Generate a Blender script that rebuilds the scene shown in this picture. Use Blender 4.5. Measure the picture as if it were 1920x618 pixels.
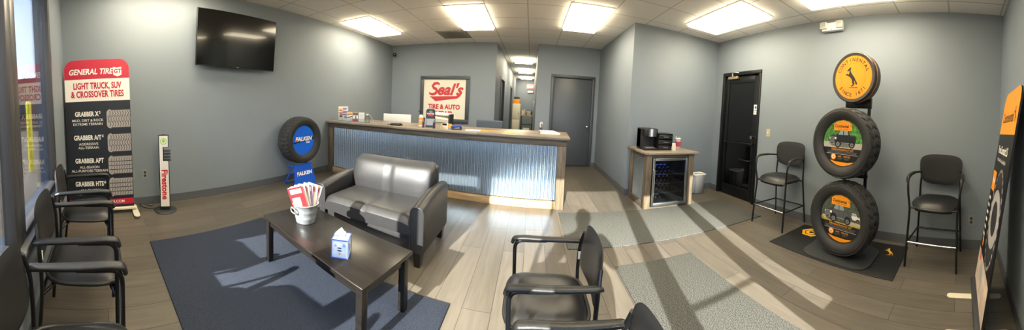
import bpy, bmesh, math, random
from mathutils import Matrix, Vector
for _o in list(bpy.data.objects): bpy.data.objects.remove(_o)
SC = bpy.context.scene
COL = SC.collection
PI = math.pi
random.seed(7)

# ------------------------------------------------------------------ camera
R_, V0, PA, RO, YAW, CAMH = 514.6886, 222.3392, .0424, -.0507, 995.0088, 1.3181   # cylinder panorama, px per radian etc.
ca, sa, cr, sr = math.cos(PA), math.sin(PA), math.cos(RO), math.sin(RO)
ex = (cr, -sa*sr, -ca*sr); ey = (0, ca, -sa); ez = (sr, sa*cr, ca*cr)
cam = bpy.data.cameras.new('camera'); camo = bpy.data.objects.new('camera', cam); COL.objects.link(camo)
M = Matrix((ex, ez, tuple(-q for q in ey))).transposed().to_4x4(); M.translation = (0, 0, CAMH)
camo.matrix_world = M
cam.type = 'PANO'; cam.panorama_type = 'CENTRAL_CYLINDRICAL'
cam.central_cylindrical_range_u_min = (0-YAW)/R_; cam.central_cylindrical_range_u_max = (1920-YAW)/R_
cam.central_cylindrical_range_v_min = (V0-618)/R_; cam.central_cylindrical_range_v_max = V0/R_
cam.central_cylindrical_radius = 1
cam.clip_start = .01
SC.camera = camo

# ------------------------------------------------------------------ light
SC.view_settings.view_transform = 'Standard'; SC.view_settings.look = 'None'
SC.view_settings.gamma = 1; SC.view_settings.use_curve_mapping = False
SC.view_settings.exposure = 2.35
SKY_STRENGTH = 1.9
SUN_ENERGY = 5.1
SUN_AZ, SUN_EL = math.radians(11.3), math.radians(25.8)   # light travels toward +Y, slightly +X
LAMP_STRENGTH = 3.6
w = bpy.data.worlds.new('sky'); SC.world = w; w.use_nodes = True
nt = w.node_tree; nt.nodes.clear()
bg = nt.nodes.new('ShaderNodeBackground'); wo = nt.nodes.new('ShaderNodeOutputWorld')
tc = nt.nodes.new('ShaderNodeTexCoord'); sp = nt.nodes.new('ShaderNodeSeparateXYZ'); rp = nt.nodes.new('ShaderNodeValToRGB')
nt.links.new(tc.outputs['Generated'], sp.inputs[0]); nt.links.new(sp.outputs['Z'], rp.inputs[0])
rp.color_ramp.elements[0].color = (.80, .86, .95, 1); rp.color_ramp.elements[1].color = (.30, .50, .95, 1)
rp.color_ramp.elements[1].position = .7
nt.links.new(rp.outputs[0], bg.inputs[0]); bg.inputs[1].default_value = SKY_STRENGTH
nt.links.new(bg.outputs[0], wo.inputs[0])
sun = bpy.data.lights.new('sun', 'SUN'); sun.energy = SUN_ENERGY; sun.angle = math.radians(.55); sun.color = (1, .93, .83)
suno = bpy.data.objects.new('sun', sun); COL.objects.link(suno)
sd = Vector((math.sin(SUN_AZ)*math.cos(SUN_EL), math.cos(SUN_AZ)*math.cos(SUN_EL), -math.sin(SUN_EL)))
suno.rotation_euler = sd.to_track_quat('-Z', 'Y').to_euler(); suno.location = (-1, -6, 5)
try: SC.cycles.max_bounces = 12; SC.cycles.diffuse_bounces = 9; SC.cycles.transparent_max_bounces = 12; SC.cycles.caustics_reflective = False; SC.cycles.sample_clamp_indirect = 6
except Exception: pass

# ------------------------------------------------------------------ materials
def lin(c):
    if isinstance(c, str):
        c = c.lstrip('#'); c = [int(c[i:i+2], 16)/255 for i in (0, 2, 4)]
    return tuple((v/12.92 if v <= .04045 else ((v+.055)/1.055)**2.4) for v in c)
MATS = {}
def mat(name, col, rough=.5, metal=0., var=0., scale=8., bump=0., bscale=None, stretch=None, coat=0., spec=None):
    if name in MATS: return MATS[name]
    m = bpy.data.materials.new(name); m.use_nodes = True; t = m.node_tree; b = t.nodes['Principled BSDF']
    c = lin(col); b.inputs['Roughness'].default_value = rough; b.inputs['Metallic'].default_value = metal
    b.inputs['Base Color'].default_value = (*c, 1)
    if coat: b.inputs['Coat Weight'].default_value = coat
    if spec is not None: b.inputs['Specular IOR Level'].default_value = spec
    co = t.nodes.new('ShaderNodeTexCoord'); mp = t.nodes.new('ShaderNodeMapping'); t.links.new(co.outputs['Object'], mp.inputs[0])
    if stretch: mp.inputs['Scale'].default_value = stretch
    if var:
        n = t.nodes.new('ShaderNodeTexNoise'); n.inputs['Scale'].default_value = scale; n.inputs['Detail'].default_value = 5
        r = t.nodes.new('ShaderNodeValToRGB'); t.links.new(mp.outputs[0], n.inputs['Vector']); t.links.new(n.outputs[0], r.inputs[0])
        r.color_ramp.elements[0].position = .3; r.color_ramp.elements[1].position = .7
        r.color_ramp.elements[0].color = (*[v*(1-var) for v in c], 1); r.color_ramp.elements[1].color = (*[min(1, v*(1+var)) for v in c], 1)
        t.links.new(r.outputs[0], b.inputs['Base Color'])
    if bump:
        n = t.nodes.new('ShaderNodeTexNoise'); n.inputs['Scale'].default_value = bscale or scale; n.inputs['Detail'].default_value = 3
        t.links.new(mp.outputs[0], n.inputs['Vector'])
        bp = t.nodes.new('ShaderNodeBump'); bp.inputs['Strength'].default_value = bump; bp.inputs['Distance'].default_value = .01
        t.links.new(n.outputs[0], bp.inputs['Height']); t.links.new(bp.outputs[0], b.inputs['Normal'])
    MATS[name] = m; return m
def emis(name, col, s):
    if name in MATS: return MATS[name]
    m = bpy.data.materials.new(name); m.use_nodes = True; b = m.node_tree.nodes['Principled BSDF']
    b.inputs['Base Color'].default_value = (*lin(col), 1); b.inputs['Emission Color'].default_value = (*lin(col), 1); b.inputs['Emission Strength'].default_value = s
    MATS[name] = m; return m
def glassm(name, tint=(.95, .97, .97), refl=.9, rough=0.0):
    m = bpy.data.materials.new(name); m.use_nodes = True; t = m.node_tree; t.nodes.clear()
    o = t.nodes.new('ShaderNodeOutputMaterial'); mx = t.nodes.new('ShaderNodeMixShader'); tr = t.nodes.new('ShaderNodeBsdfTransparent')
    gl = t.nodes.new('ShaderNodeBsdfGlossy'); fr = t.nodes.new('ShaderNodeFresnel'); fr.inputs[0].default_value = 1.5
    mul = t.nodes.new('ShaderNodeMath'); mul.operation = 'MULTIPLY'; mul.inputs[1].default_value = refl
    tr.inputs[0].default_value = (*tint, 1); gl.inputs['Roughness'].default_value = rough
    t.links.new(fr.outputs[0], mul.inputs[0]); t.links.new(mul.outputs[0], mx.inputs[0]); t.links.new(tr.outputs[0], mx.inputs[1]); t.links.new(gl.outputs[0], mx.inputs[2]); t.links.new(mx.outputs[0], o.inputs[0])
    MATS[name] = m; return m
def planks(name, cols, along, length, width, mortar, rough, grain=.35, bump=.15, seamc=(.03, .025, .02)):
    m = bpy.data.materials.new(name); m.use_nodes = True; t = m.node_tree; b = t.nodes['Principled BSDF']
    co = t.nodes.new('ShaderNodeTexCoord'); mp = t.nodes.new('ShaderNodeMapping'); t.links.new(co.outputs['Object'], mp.inputs[0])
    mp.inputs['Rotation'].default_value = along
    br = t.nodes.new('ShaderNodeTexBrick'); t.links.new(mp.outputs[0], br.inputs['Vector'])
    br.inputs['Scale'].default_value = 1; br.inputs['Brick Width'].default_value = length; br.inputs['Row Height'].default_value = width
    br.inputs['Mortar Size'].default_value = mortar; br.inputs['Mortar Smooth'].default_value = .1; br.inputs['Bias'].default_value = 0
    br.offset = .37; br.offset_frequency = 2
    br.inputs['Color1'].default_value = (*lin(cols[0]), 1); br.inputs['Color2'].default_value = (*lin(cols[1]), 1); br.inputs['Mortar'].default_value = (*seamc, 1)
    mp2 = t.nodes.new('ShaderNodeMapping'); t.links.new(mp.outputs[0], mp2.inputs[0]); mp2.inputs['Scale'].default_value = (1.3, 14, 14)
    n = t.nodes.new('ShaderNodeTexNoise'); n.inputs['Scale'].default_value = 1.6; n.inputs['Detail'].default_value = 8; n.inputs['Roughness'].default_value = .62; n.inputs['Distortion'].default_value = .6
    t.links.new(mp2.outputs[0], n.inputs['Vector'])
    r = t.nodes.new('ShaderNodeValToRGB'); t.links.new(n.outputs[0], r.inputs[0])
    r.color_ramp.elements[0].position = .3; r.color_ramp.elements[1].position = .72
    r.color_ramp.elements[0].color = (1-grain,)*3+(1,); r.color_ramp.elements[1].color = (1+grain*.6,)*3+(1,)
    mx = t.nodes.new('ShaderNodeMix'); mx.data_type = 'RGBA'; mx.blend_type = 'MULTIPLY'; mx.inputs['Factor'].default_value = 1
    t.links.new(br.outputs['Color'], mx.inputs['A']); t.links.new(r.outputs[0], mx.inputs['B'])
    n2 = t.nodes.new('ShaderNodeTexNoise'); n2.inputs['Scale'].default_value = 2.2; n2.inputs['Detail'].default_value = 3; t.links.new(mp.outputs[0], n2.inputs['Vector'])
    r2 = t.nodes.new('ShaderNodeValToRGB'); t.links.new(n2.outputs[0], r2.inputs[0]); r2.color_ramp.elements[0].color = (.78, .79, .8, 1); r2.color_ramp.elements[1].color = (1.15, 1.12, 1.08, 1)
    mx2 = t.nodes.new('ShaderNodeMix'); mx2.data_type = 'RGBA'; mx2.blend_type = 'MULTIPLY'; mx2.inputs['Factor'].default_value = .8
    t.links.new(mx.outputs['Result'], mx2.inputs['A']); t.links.new(r2.outputs[0], mx2.inputs['B'])
    t.links.new(mx2.outputs['Result'], b.inputs['Base Color']); b.inputs['Roughness'].default_value = rough
    bp = t.nodes.new('ShaderNodeBump'); bp.inputs['Strength'].default_value = bump; bp.inputs['Distance'].default_value = .003
    t.links.new(n.outputs[0], bp.inputs['Height']); t.links.new(bp.outputs[0], b.inputs['Normal'])
    MATS[name] = m; return m
def tiles_mat():
    m = bpy.data.materials.new('ceiling_tiles'); m.use_nodes = True; t = m.node_tree; b = t.nodes['Principled BSDF']
    co = t.nodes.new('ShaderNodeTexCoord'); mp = t.nodes.new('ShaderNodeMapping'); t.links.new(co.outputs['Object'], mp.inputs[0])
    mp.inputs['Location'].default_value = (1.34, -3.87, 0)
    br = t.nodes.new('ShaderNodeTexBrick'); t.links.new(mp.outputs[0], br.inputs['Vector']); br.offset = 0
    br.inputs['Scale'].default_value = 1; br.inputs['Brick Width'].default_value = .61; br.inputs['Row Height'].default_value = .61
    br.inputs['Mortar Size'].default_value = .010; br.inputs['Mortar Smooth'].default_value = .3; br.inputs['Bias'].default_value = 0
    br.inputs['Color1'].default_value = (*lin('#f6f4ef'), 1); br.inputs['Color2'].default_value = (*lin('#f3f0ea'), 1); br.inputs['Mortar'].default_value = (*lin('#cbc8c1'), 1)
    n = t.nodes.new('ShaderNodeTexNoise'); n.inputs['Scale'].default_value = 90; n.inputs['Detail'].default_value = 4; t.links.new(co.outputs['Object'], n.inputs['Vector'])
    bp = t.nodes.new('ShaderNodeBump'); bp.inputs['Strength'].default_value = .35; bp.inputs['Distance'].default_value = .004
    t.links.new(n.outputs[0], bp.inputs['Height']); t.links.new(bp.outputs[0], b.inputs['Normal'])
    t.links.new(br.outputs['Color'], b.inputs['Base Color']); b.inputs['Roughness'].default_value = .9
    MATS['ceiling_tiles'] = m; return m
def carpet(name, c1, c2, scale=120, stretch=(1, 1, 1), bump=.8):
    m = bpy.data.materials.new(name); m.use_nodes = True; t = m.node_tree; b = t.nodes['Principled BSDF']
    co = t.nodes.new('ShaderNodeTexCoord'); mp = t.nodes.new('ShaderNodeMapping'); mp.inputs['Scale'].default_value = stretch; t.links.new(co.outputs['Object'], mp.inputs[0])
    n = t.nodes.new('ShaderNodeTexNoise'); n.inputs['Scale'].default_value = scale; n.inputs['Detail'].default_value = 3; t.links.new(mp.outputs[0], n.inputs['Vector'])
    r = t.nodes.new('ShaderNodeValToRGB'); t.links.new(n.outputs[0], r.inputs[0]); r.color_ramp.elements[0].position = .38; r.color_ramp.elements[1].position = .62
    r.color_ramp.elements[0].color = (*lin(c1), 1); r.color_ramp.elements[1].color = (*lin(c2), 1)
    t.links.new(r.outputs[0], b.inputs['Base Color']); b.inputs['Roughness'].default_value = .95; b.inputs['Specular IOR Level'].default_value = .15
    bp = t.nodes.new('ShaderNodeBump'); bp.inputs['Strength'].default_value = bump; bp.inputs['Distance'].default_value = .006
    t.links.new(n.outputs[0], bp.inputs['Height']); t.links.new(bp.outputs[0], b.inputs['Normal']); MATS[name] = m; return m

WALL = mat('wall_paint', '#7d8791', .62, var=.03, scale=1.5, bump=.06, bscale=140)
TRIM = mat('trim_paint', '#55595f', .45)
DOORP = mat('door_paint', '#4a5058', .4, var=.04, scale=3)
DFRAME = mat('door_frame_paint', '#3f444a', .4)
FLOOR = planks('floor_planks', ('#6b655c', '#5b564e'), (0, 0, PI/2), 1.22, .19, .0022, .34, grain=.24)
CEIL = tiles_mat()
BLACK = mat('black_plastic', '#141516', .45, bump=.1, bscale=200)
BLACKM = mat('black_metal', '#15171a', .32, metal=.3)
VINYL = mat('black_vinyl', '#1d1e20', .40, bump=.04, bscale=160)
LEATHER = mat('sofa_leather', '#29292a', .43, bump=.05, bscale=160, var=.1, scale=30)
CHROME = mat('chrome', '#c9cbcc', .15, metal=1)
STEEL = mat('brushed_steel', '#b0b3b5', .3, metal=1, bump=.05, bscale=200)
GALV = mat('galvanised_sheet', '#b4c4d2', .24, metal=.92)
WHITE = mat('white_plastic', '#e9e9e6', .4)
CREAM = mat('cream_plastic', '#d9d3bf', .5)
PAPER = mat('paper', '#efece4', .7)
GREY = mat('grey_plastic', '#7b7f82', .5)
DGREY = mat('dark_grey_plastic', '#34373a', .5)
ORANGE = mat('print_orange', '#f79a10', .4)
YELLOW = mat('print_yellow', '#f4b21a', .45)
RED = mat('print_red', '#c21a3c', .45)
BRED = mat('bright_red', '#d8262c', .45)
NAVY = mat('print_navy', '#101a28', .5)
PBLACK = mat('print_black', '#121314', .4)
PWHITE = mat('print_white', '#f1eee9', .45)
BLUE = mat('blue_paint', '#1456c8', .35)
DBLUE = mat('dark_blue', '#0b2a5e', .4)
WOODT = planks('counter_top_wood', ('#9c9080', '#776b5e'), (0, 0, 0), 1.4, .14, .002, .35, grain=.5)
WOODD = mat('weathered_wood', '#514a40', .6, var=.45, scale=3, stretch=(1.2, 12, 12), bump=.3)
WOODV = mat('weathered_wood_upright', '#665947', .6, var=.45, scale=3, stretch=(12, 12, 1.2), bump=.3)
WOODP = mat('pale_pine', '#b99b71', .55, var=.3, scale=3, stretch=(1.2, 12, 12), bump=.2)
TABLEW = mat('espresso_wood', '#1d1a18', .28, var=.3, scale=3, stretch=(1.5, 16, 16), bump=.06)
RUBBER = mat('tyre_rubber', '#262728', .6, bump=.15, bscale=90)
TREAD = mat('tyre_tread_rubber', '#303132', .75)
GLASS = glassm('window_glass', (.94, .96, .96), .9)
FGLASS = glassm('fridge_glass', (.8, .84, .86), .8)
CLEAR = glassm('clear_plastic', (.86, .89, .9), .8, .1)
SCREEN = mat('tv_screen', '#050505', .12, coat=.3)
DGLASS = mat('dark_door_glass', '#07090a', .05)

# ------------------------------------------------------------------ mesh builder
class MB:
    def __init__(s): s.v = []; s.f = []; s.mi = []; s.sm = []; s.mats = []; s.T = Matrix.Identity(4)
    def at(s, loc=(0, 0, 0), rot=(0, 0, 0), sc=1):
        from mathutils import Euler
        s.T = Matrix.Translation(loc) @ Euler(rot).to_matrix().to_4x4() @ Matrix.Scale(sc, 4); return s
    def add(s, vs, fs, m, smooth=False):
        if m not in s.mats: s.mats.append(m)
        k = s.mats.index(m); n = len(s.v)
        s.v += [tuple(s.T @ Vector(v)) for v in vs]
        for f in fs: s.f.append([i+n for i in f]); s.mi.append(k); s.sm.append(smooth)
        return s
    def bm(s, b, m, smooth=False):
        b.verts.index_update(); s.add([v.co[:] for v in b.verts], [[v.index for v in f.verts] for f in b.faces], m, smooth); b.free(); return s
    def box(s, c, d, m, bev=0, seg=2, smooth=None):
        if not bev:
            x, y, z = c; a, b_, g = d[0]/2, d[1]/2, d[2]/2
            vs = [(x+i*a, y+j*b_, z+k*g) for i in (-1, 1) for j in (-1, 1) for k in (-1, 1)]
            return s.add(vs, [(0, 1, 3, 2), (4, 6, 7, 5), (0, 4, 5, 1), (2, 3, 7, 6), (0, 2, 6, 4), (1, 5, 7, 3)], m)
        b = bmesh.new(); bmesh.ops.create_cube(b, size=1)
        for v in b.verts: v.co = Vector((c[0]+v.co.x*d[0], c[1]+v.co.y*d[1], c[2]+v.co.z*d[2]))
        bmesh.ops.bevel(b, geom=list(b.edges), offset=min(bev, min(d)*.49), segments=seg, affect='EDGES', profile=.5)
        return s.bm(b, m, seg > 1 if smooth is None else smooth)
    def cyl(s, p0, p1, r, m, r2=None, n=16, smooth=True, caps=True):
        p0, p1 = Vector(p0), Vector(p1); r2 = r if r2 is None else r2; d = (p1-p0).normalized()
        a = d.orthogonal().normalized(); b = d.cross(a); vs = []; fs = []
        for p, q in ((p0, r), (p1, r2)):
            for i in range(n): t = 2*PI*i/n; vs.append(p+(a*math.cos(t)+b*math.sin(t))*q)
        s.add(vs, [(i, (i+1) % n, n+(i+1) % n, n+i) for i in range(n)], m, smooth)
        if caps: s.add(vs, [tuple(range(n))[::-1], tuple(range(n, 2*n))], m)
        return s
    def tube(s, pts, r, m, n=10, bend=0, flat=1.0, up=(0, 0, 1), closed=False):
        P = [Vector(p) for p in pts]
        if bend:
            Q = [] if closed else [P[0]]; N = len(P); rng = range(N) if closed else range(1, N-1)
            for i in rng:
                a, b, c = P[i-1], P[i], P[(i+1) % N]; k = min(bend, (a-b).length*.48, (c-b).length*.48)
                s0 = b+(a-b).normalized()*k; s1 = b+(c-b).normalized()*k
                for j in range(7): t = j/6; Q.append(s0*(1-t)**2+b*2*t*(1-t)+s1*t*t)
            if not closed: Q.append(P[-1])
            P = Q
        vs = []; N = len(P); up = Vector(up); prev = None
        for i, p in enumerate(P):
            if closed: d = P[(i+1) % N]-P[i-1]
            else: d = P[min(i+1, N-1)]-P[max(i-1, 0)]
            d.normalize()
            if prev is None:
                a = d.cross(up)
                if a.length < .05: a = d.orthogonal()
            else:
                a = prev-d*prev.dot(d)
            a.normalize(); prev = a; b = a.cross(d)
            rr = r
            if isinstance(r, (list, tuple)): q_ = i/(N-1)*(len(r)-1); k_ = min(int(q_), len(r)-2); rr = r[k_]+(r[k_+1]-r[k_])*(q_-k_)
            for j in range(n): t = 2*PI*j/n; vs.append(p+a*math.cos(t)*rr*flat+b*math.sin(t)*rr)
        fs = [(i*n+j, i*n+(j+1) % n, (i+1)*n+(j+1) % n, (i+1)*n+j) for i in range(N-1) for j in range(n)]
        if closed: fs += [((N-1)*n+j, (N-1)*n+(j+1) % n, (j+1) % n, j) for j in range(n)]
        s.add(vs, fs, m, True)
        if not closed: s.add(vs, [tuple(range(n))[::-1], tuple(range((N-1)*n, N*n))], m)
        return s
    def lathe(s, prof, m, n=32, axis='Z', c=(0, 0, 0), smooth=True, fn=None, closed=False):
        vs = []; K = len(prof)
        for i in range(n):
            t = 2*PI*i/n
            for k, (r, h) in enumerate(prof):
                if fn: r = r+fn(i, k)
                x, y = r*math.cos(t), r*math.sin(t)
                vs.append((c[0]+x, c[1]+y, c[2]+h) if axis == 'Z' else (c[0]+x, c[1]+h, c[2]+y))
        fs = []
        for i in range(n):
            j = (i+1) % n
            for k in range(K if closed else K-1):
                q = (k+1) % K
                f = (i*K+k, j*K+k, j*K+q, i*K+q); fs.append(f if axis == 'Z' else f[::-1])
        return s.add(vs, fs, m, smooth)
    def poly(s, pts, y, m, th=.0):           # flat polygon in the XZ plane, facing -Y
        n = len(pts); A = sum(pts[i][0]*pts[(i+1) % n][1]-pts[(i+1) % n][0]*pts[i][1] for i in range(n))
        if A < 0: pts = pts[::-1]
        if not th: return s.add([(x, y, z) for x, z in pts], [tuple(range(n))], m)
        vs = [(x, y, z) for x, z in pts]+[(x, y+th, z) for x, z in pts]
        return s.add(vs, [tuple(range(n)), tuple(range(n, 2*n))[::-1]]+[((i+1) % n, i, n+i, n+(i+1) % n) for i in range(n)], m)
    def rect(s, x0, z0, x1, z1, y, m, th=0): return s.poly([(x0, z0), (x1, z0), (x1, z1), (x0, z1)], y, m, th)
    def disc(s, x, z, r, y, m, n=40, th=0, rz=None): return s.poly([(x+r*math.cos(2*PI*i/n), z+(rz or r)*math.sin(2*PI*i/n)) for i in range(n)], y, m, th)
    def ring(s, x, z, r0, r1, y, m, n=48, a0=0, a1=2*PI):
        for i in range(n):
            t, u = a0+(a1-a0)*i/n, a0+(a1-a0)*(i+1)/n
            s.poly([(x+r0*math.cos(t), z+r0*math.sin(t)), (x+r1*math.cos(t), z+r1*math.sin(t)), (x+r1*math.cos(u), z+r1*math.sin(u)), (x+r0*math.cos(u), z+r0*math.sin(u))], y, m)
        return s
    def text(s, txt, x, z, size, y, m, bold=0., shear=0., xs=1., align='CENTER', rot=0, spacing=1.):
        vs, ts = text_geo(txt, bold*1.25, shear, align, spacing*(1+bold))
        c, d = math.cos(rot), math.sin(rot)
        out = [(x+(c*a*xs*size-d*b*size), y, z+(d*a*xs*size+c*b*size)) for a, b in vs]
        return s.add(out, ts, m)
    def arctext(s, txt, x, z, r, size, y, m, a_mid, step, bold=0., inside=False):
        n = len(txt)
        for i, ch in enumerate(txt):
            if ch == ' ': continue
            k = (i-(n-1)/2)*step
            a = a_mid-k if not inside else a_mid+k
            rot = a-PI/2 if not inside else a+PI/2
            s.text(ch, x+r*math.cos(a), z+r*math.sin(a), size, y, m, bold, rot=rot)
        return s
    def build(s, name, parent=None, loc=None, rot=None, **kw):
        me = bpy.data.meshes.new(name); me.from_pydata(s.v, [], s.f)
        for m in s.mats: me.materials.append(m)
        me.polygons.foreach_set('material_index', s.mi); me.polygons.foreach_set('use_smooth', s.sm); me.update()
        o = bpy.data.objects.new(name, me); COL.objects.link(o)
        if parent: o.parent = parent
        if loc: o.location = loc
        if rot: o.rotation_euler = rot
        for k, v in kw.items(): o[k] = v
        return o
_tc = {}
def text_geo(txt, bold, shear, align, spacing=1.):
    key = (txt, bold, shear, align, spacing)
    if key in _tc: return _tc[key]
    cu = bpy.data.curves.new('t', 'FONT'); cu.body = txt; cu.align_x = align; cu.align_y = 'CENTER'; cu.size = 1; cu.shear = shear; cu.offset = bold; cu.resolution_u = 3
    cu.space_character = spacing; cu.space_line = .95
    o = bpy.data.objects.new('t', cu); COL.objects.link(o); bpy.context.view_layer.update()
    me = o.evaluated_get(bpy.context.evaluated_depsgraph_get()).to_mesh()
    vs = [(v.co.x, v.co.y) for v in me.vertices]; fs = [tuple(p.vertices) for p in me.polygons]
    o.evaluated_get(bpy.context.evaluated_depsgraph_get()).to_mesh_clear()
    fs2 = []
    for f in fs:
        a = sum(vs[f[i]][0]*vs[f[(i+1) % len(f)]][1]-vs[f[(i+1) % len(f)]][0]*vs[f[i]][1] for i in range(len(f)))
        fs2.append(f if a >= 0 else f[::-1])
    bpy.data.objects.remove(o); bpy.data.curves.remove(cu)
    _tc[key] = (vs, fs2); return _tc[key]
def rrect(x0, z0, x1, z1, r, n=6, corners=(1, 1, 1, 1)):
    out = []
    for (cx, cz, a, on) in ((x0+r, z0+r, PI, corners[0]), (x1-r, z0+r, 1.5*PI, corners[1]), (x1-r, z1-r, 0, corners[2]), (x0+r, z1-r, .5*PI, corners[3])):
        if on: out += [(cx+r*math.cos(a+PI/2*i/n), cz+r*math.sin(a+PI/2*i/n)) for i in range(n+1)]
        else:
            sx = -1 if a in (PI, .5*PI) else 1; sz = -1 if a in (PI, 1.5*PI) else 1
            out.append((cx+sx*r, cz+sz*r))
    return out
def thing(name, label, cat, loc=(0, 0, 0), rotz=0, group=None, rot=None):
    o = bpy.data.objects.new(name, None); COL.objects.link(o); o.location = loc; o.rotation_euler = rot or (0, 0, rotz)
    o.empty_display_size = .1; o['label'] = label; o['category'] = cat
    if group: o['group'] = group
    return o
def tag(o, label, cat, group=None):
    o['label'] = label; o['category'] = cat
    if group: o['group'] = group
    return o
def struct(name, mb, **k): return mb.build(name, kind='structure', **k)
def dup(root, loc, rotz, label=None, scale=None):
    r = root.copy(); COL.objects.link(r); r.location = loc; r.rotation_euler = (0, 0, rotz)
    if label: r['label'] = label
    if scale: r.scale = (scale,)*3
    def rec(src, dst):
        for ch in [c for c in src.children]:
            c = ch.copy(); COL.objects.link(c); c.parent = dst; rec(ch, c)
    rec(root, r)
    return r

# ------------------------------------------------------------------ room shell
XL, XR, YB, YF, H = -3.48, 3.21, 6.24, -.44, 2.743
XC, YC = 1.53, 4.08
HX0, HX1, YH = -.84, .10, 14.3
def B(x0, x1, y0, y1, z0, z1, m, bev=0):
    return MB().box(((x0+x1)/2, (y0+y1)/2, (z0+z1)/2), (x1-x0, y1-y0, z1-z0), m, bev)
def addB(mb, x0, x1, y0, y1, z0, z1, m, bev=0): return mb.box(((x0+x1)/2, (y0+y1)/2, (z0+z1)/2), (x1-x0, y1-y0, z1-z0), m, bev)
struct('floor', B(XL-.15, XR+.15, YF-.2, YH+.2, -.1, 0, FLOOR))
struct('ceiling', B(XL-.15, XR+.15, YF-.2, YH+.2, H, H+.1, CEIL))
struct('wall_left', B(XL-.15, XL, YF-.2, YB+.15, 0, H, WALL))
# right wall with the opening of the black door
DY0, DY1, DZ = 2.93, 3.86, 2.14
mb = MB(); addB(mb, XR, XR+.15, YF-.2, DY0, 0, H, WALL); addB(mb, XR, XR+.15, DY1, YC+.4, 0, H, WALL); addB(mb, XR, XR+.15, DY0, DY1, DZ, H, WALL); addB(mb, XR+.12, XR+.15, DY0, DY1, 0, DZ, PBLACK)
struct('wall_right', mb)
mb = MB(); addB(mb, XL, HX0, YB, YB+.15, 0, H, WALL); struct('wall_back_left', mb)
GD0, GD1, GDZ = .47, 1.39, 2.04
mb = MB(); addB(mb, HX1, GD0, YB, YB+.15, 0, H, WALL); addB(mb, GD1, XC+.1, YB, YB+.15, 0, H, WALL); addB(mb, GD0, GD1, YB, YB+.15, GDZ, H, WALL); addB(mb, GD0, GD1, YB+.1, YB+.15, 0, GDZ, DFRAME)
struct('wall_back_right', mb)
mb = MB(); addB(mb, XC, XR+.1, YC, YB+.15, 0, H, WALL, .004); struct('alcove_wall', mb)
# hallway
HD = [(7.3, 8.25), (10.6, 11.5)]
mb = MB(); ys = [YB+.15]
prev = YB+.15
for a, b in HD:
    addB(mb, HX0-.12, HX0, prev, a, 0, H, WALL); addB(mb, HX0-.12, HX0, a, b, 2.06, H, WALL); prev = b
addB(mb, HX0-.12, HX0, prev, YH, 0, H, WALL); struct('hall_left_wall', mb)
struct('hall_right_wall', B(HX1, HX1+.12, YB+.15, YH, 0, H, WALL))
struct('hall_end_wall', B(HX0-.12, HX1+.12, YH, YH+.12, 0, H, WALL))
for i, (a, b) in enumerate(HD):
    mb = MB(); addB(mb, HX0-.08, HX0-.05, a, b, 0, 2.06, DOORP); addB(mb, HX0-.1, HX0+.012, a-.05, a+.02, 0, 2.04, DFRAME); addB(mb, HX0-.1, HX0+.012, b-.02, b+.05, 0, 2.04, DFRAME); addB(mb, HX0-.1, HX0+.012, a-.05, b+.05, 2.04, 2.1, DFRAME)
    struct('door_%d' % (i+3), mb)
# front (window) wall
SILL, HEAD = .62, 2.38
WX = [(-2.55, -1.47), (-1.30, -.47), (-.44, .52)]
DX0, DX1 = .68, 1.40
SX0, SX1 = 1.50, 1.68
FT = .16
mb = MB()
addB(mb, XL-.15, -2.61, YF-FT, YF, 0, H, WALL); addB(mb, -2.61, .58, YF-FT, YF, 0, SILL-.06, WALL); addB(mb, -2.61, XR+.15, YF-FT, YF, HEAD+.04, H, WALL)
addB(mb, 1.45, 1.74, YF-FT, YF, 0, SILL-.06, WALL); addB(mb, 1.74, XR+.15, YF-FT, YF, 0, HEAD+.04, WALL)
struct('wall_front', mb)
WFR = mat('window_frame_bronze', '#4b4a4c', .4, metal=.35)
for i, (a, b) in enumerate(WX):
    mb = MB()
    y0, y1 = YF-.07, YF+.0
    wa = (.06, .17, .03)[i]/(1 if i == 0 else 2); wb = (.085, .015, .06)[i]
    addB(mb, a-wa, a, y0, y1, SILL-.06, HEAD+.05, WFR, .004); addB(mb, b, b+wb, y0, y1, SILL-.06, HEAD+.05, WFR, .004)
    addB(mb, a, b, y0, y1, SILL-.06, SILL, WFR, .004); addB(mb, a, b, y0, y1, HEAD, HEAD+.05, WFR, .004)
    o = struct('window_%d' % (i+1), mb)
    MB().box(((a+b)/2, YF-.055, (SILL+HEAD)/2), (b-a, .006, HEAD-SILL), GLASS).build('pane', parent=o)
    if i == 0:
        MB().box((-1.0, YF+.012, SILL-.05), (3.2, .05, .03), mat('sill_white', '#8d9298', .5), .004).build('window_sill', parent=o)
SSL = .66
mb = MB(); y0, y1 = YF-.12, YF
addB(mb, SX0-.06, SX0, y0, y1, SILL-.06, HEAD+.05, WFR); addB(mb, SX1, SX1+.06, y0, y1, SILL-.06, HEAD+.05, WFR); addB(mb, SX0, SX1, y0, y1, SILL-.06, SSL, WFR); addB(mb, SX0, SX1, y0, y1, HEAD, HEAD+.05, WFR)
o = struct('window_4', mb); MB().box(((SX0+SX1)/2, YF-.07, (SILL+HEAD)/2), (SX1-SX0, .006, HEAD-SILL), GLASS).build('pane', parent=o)
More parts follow.
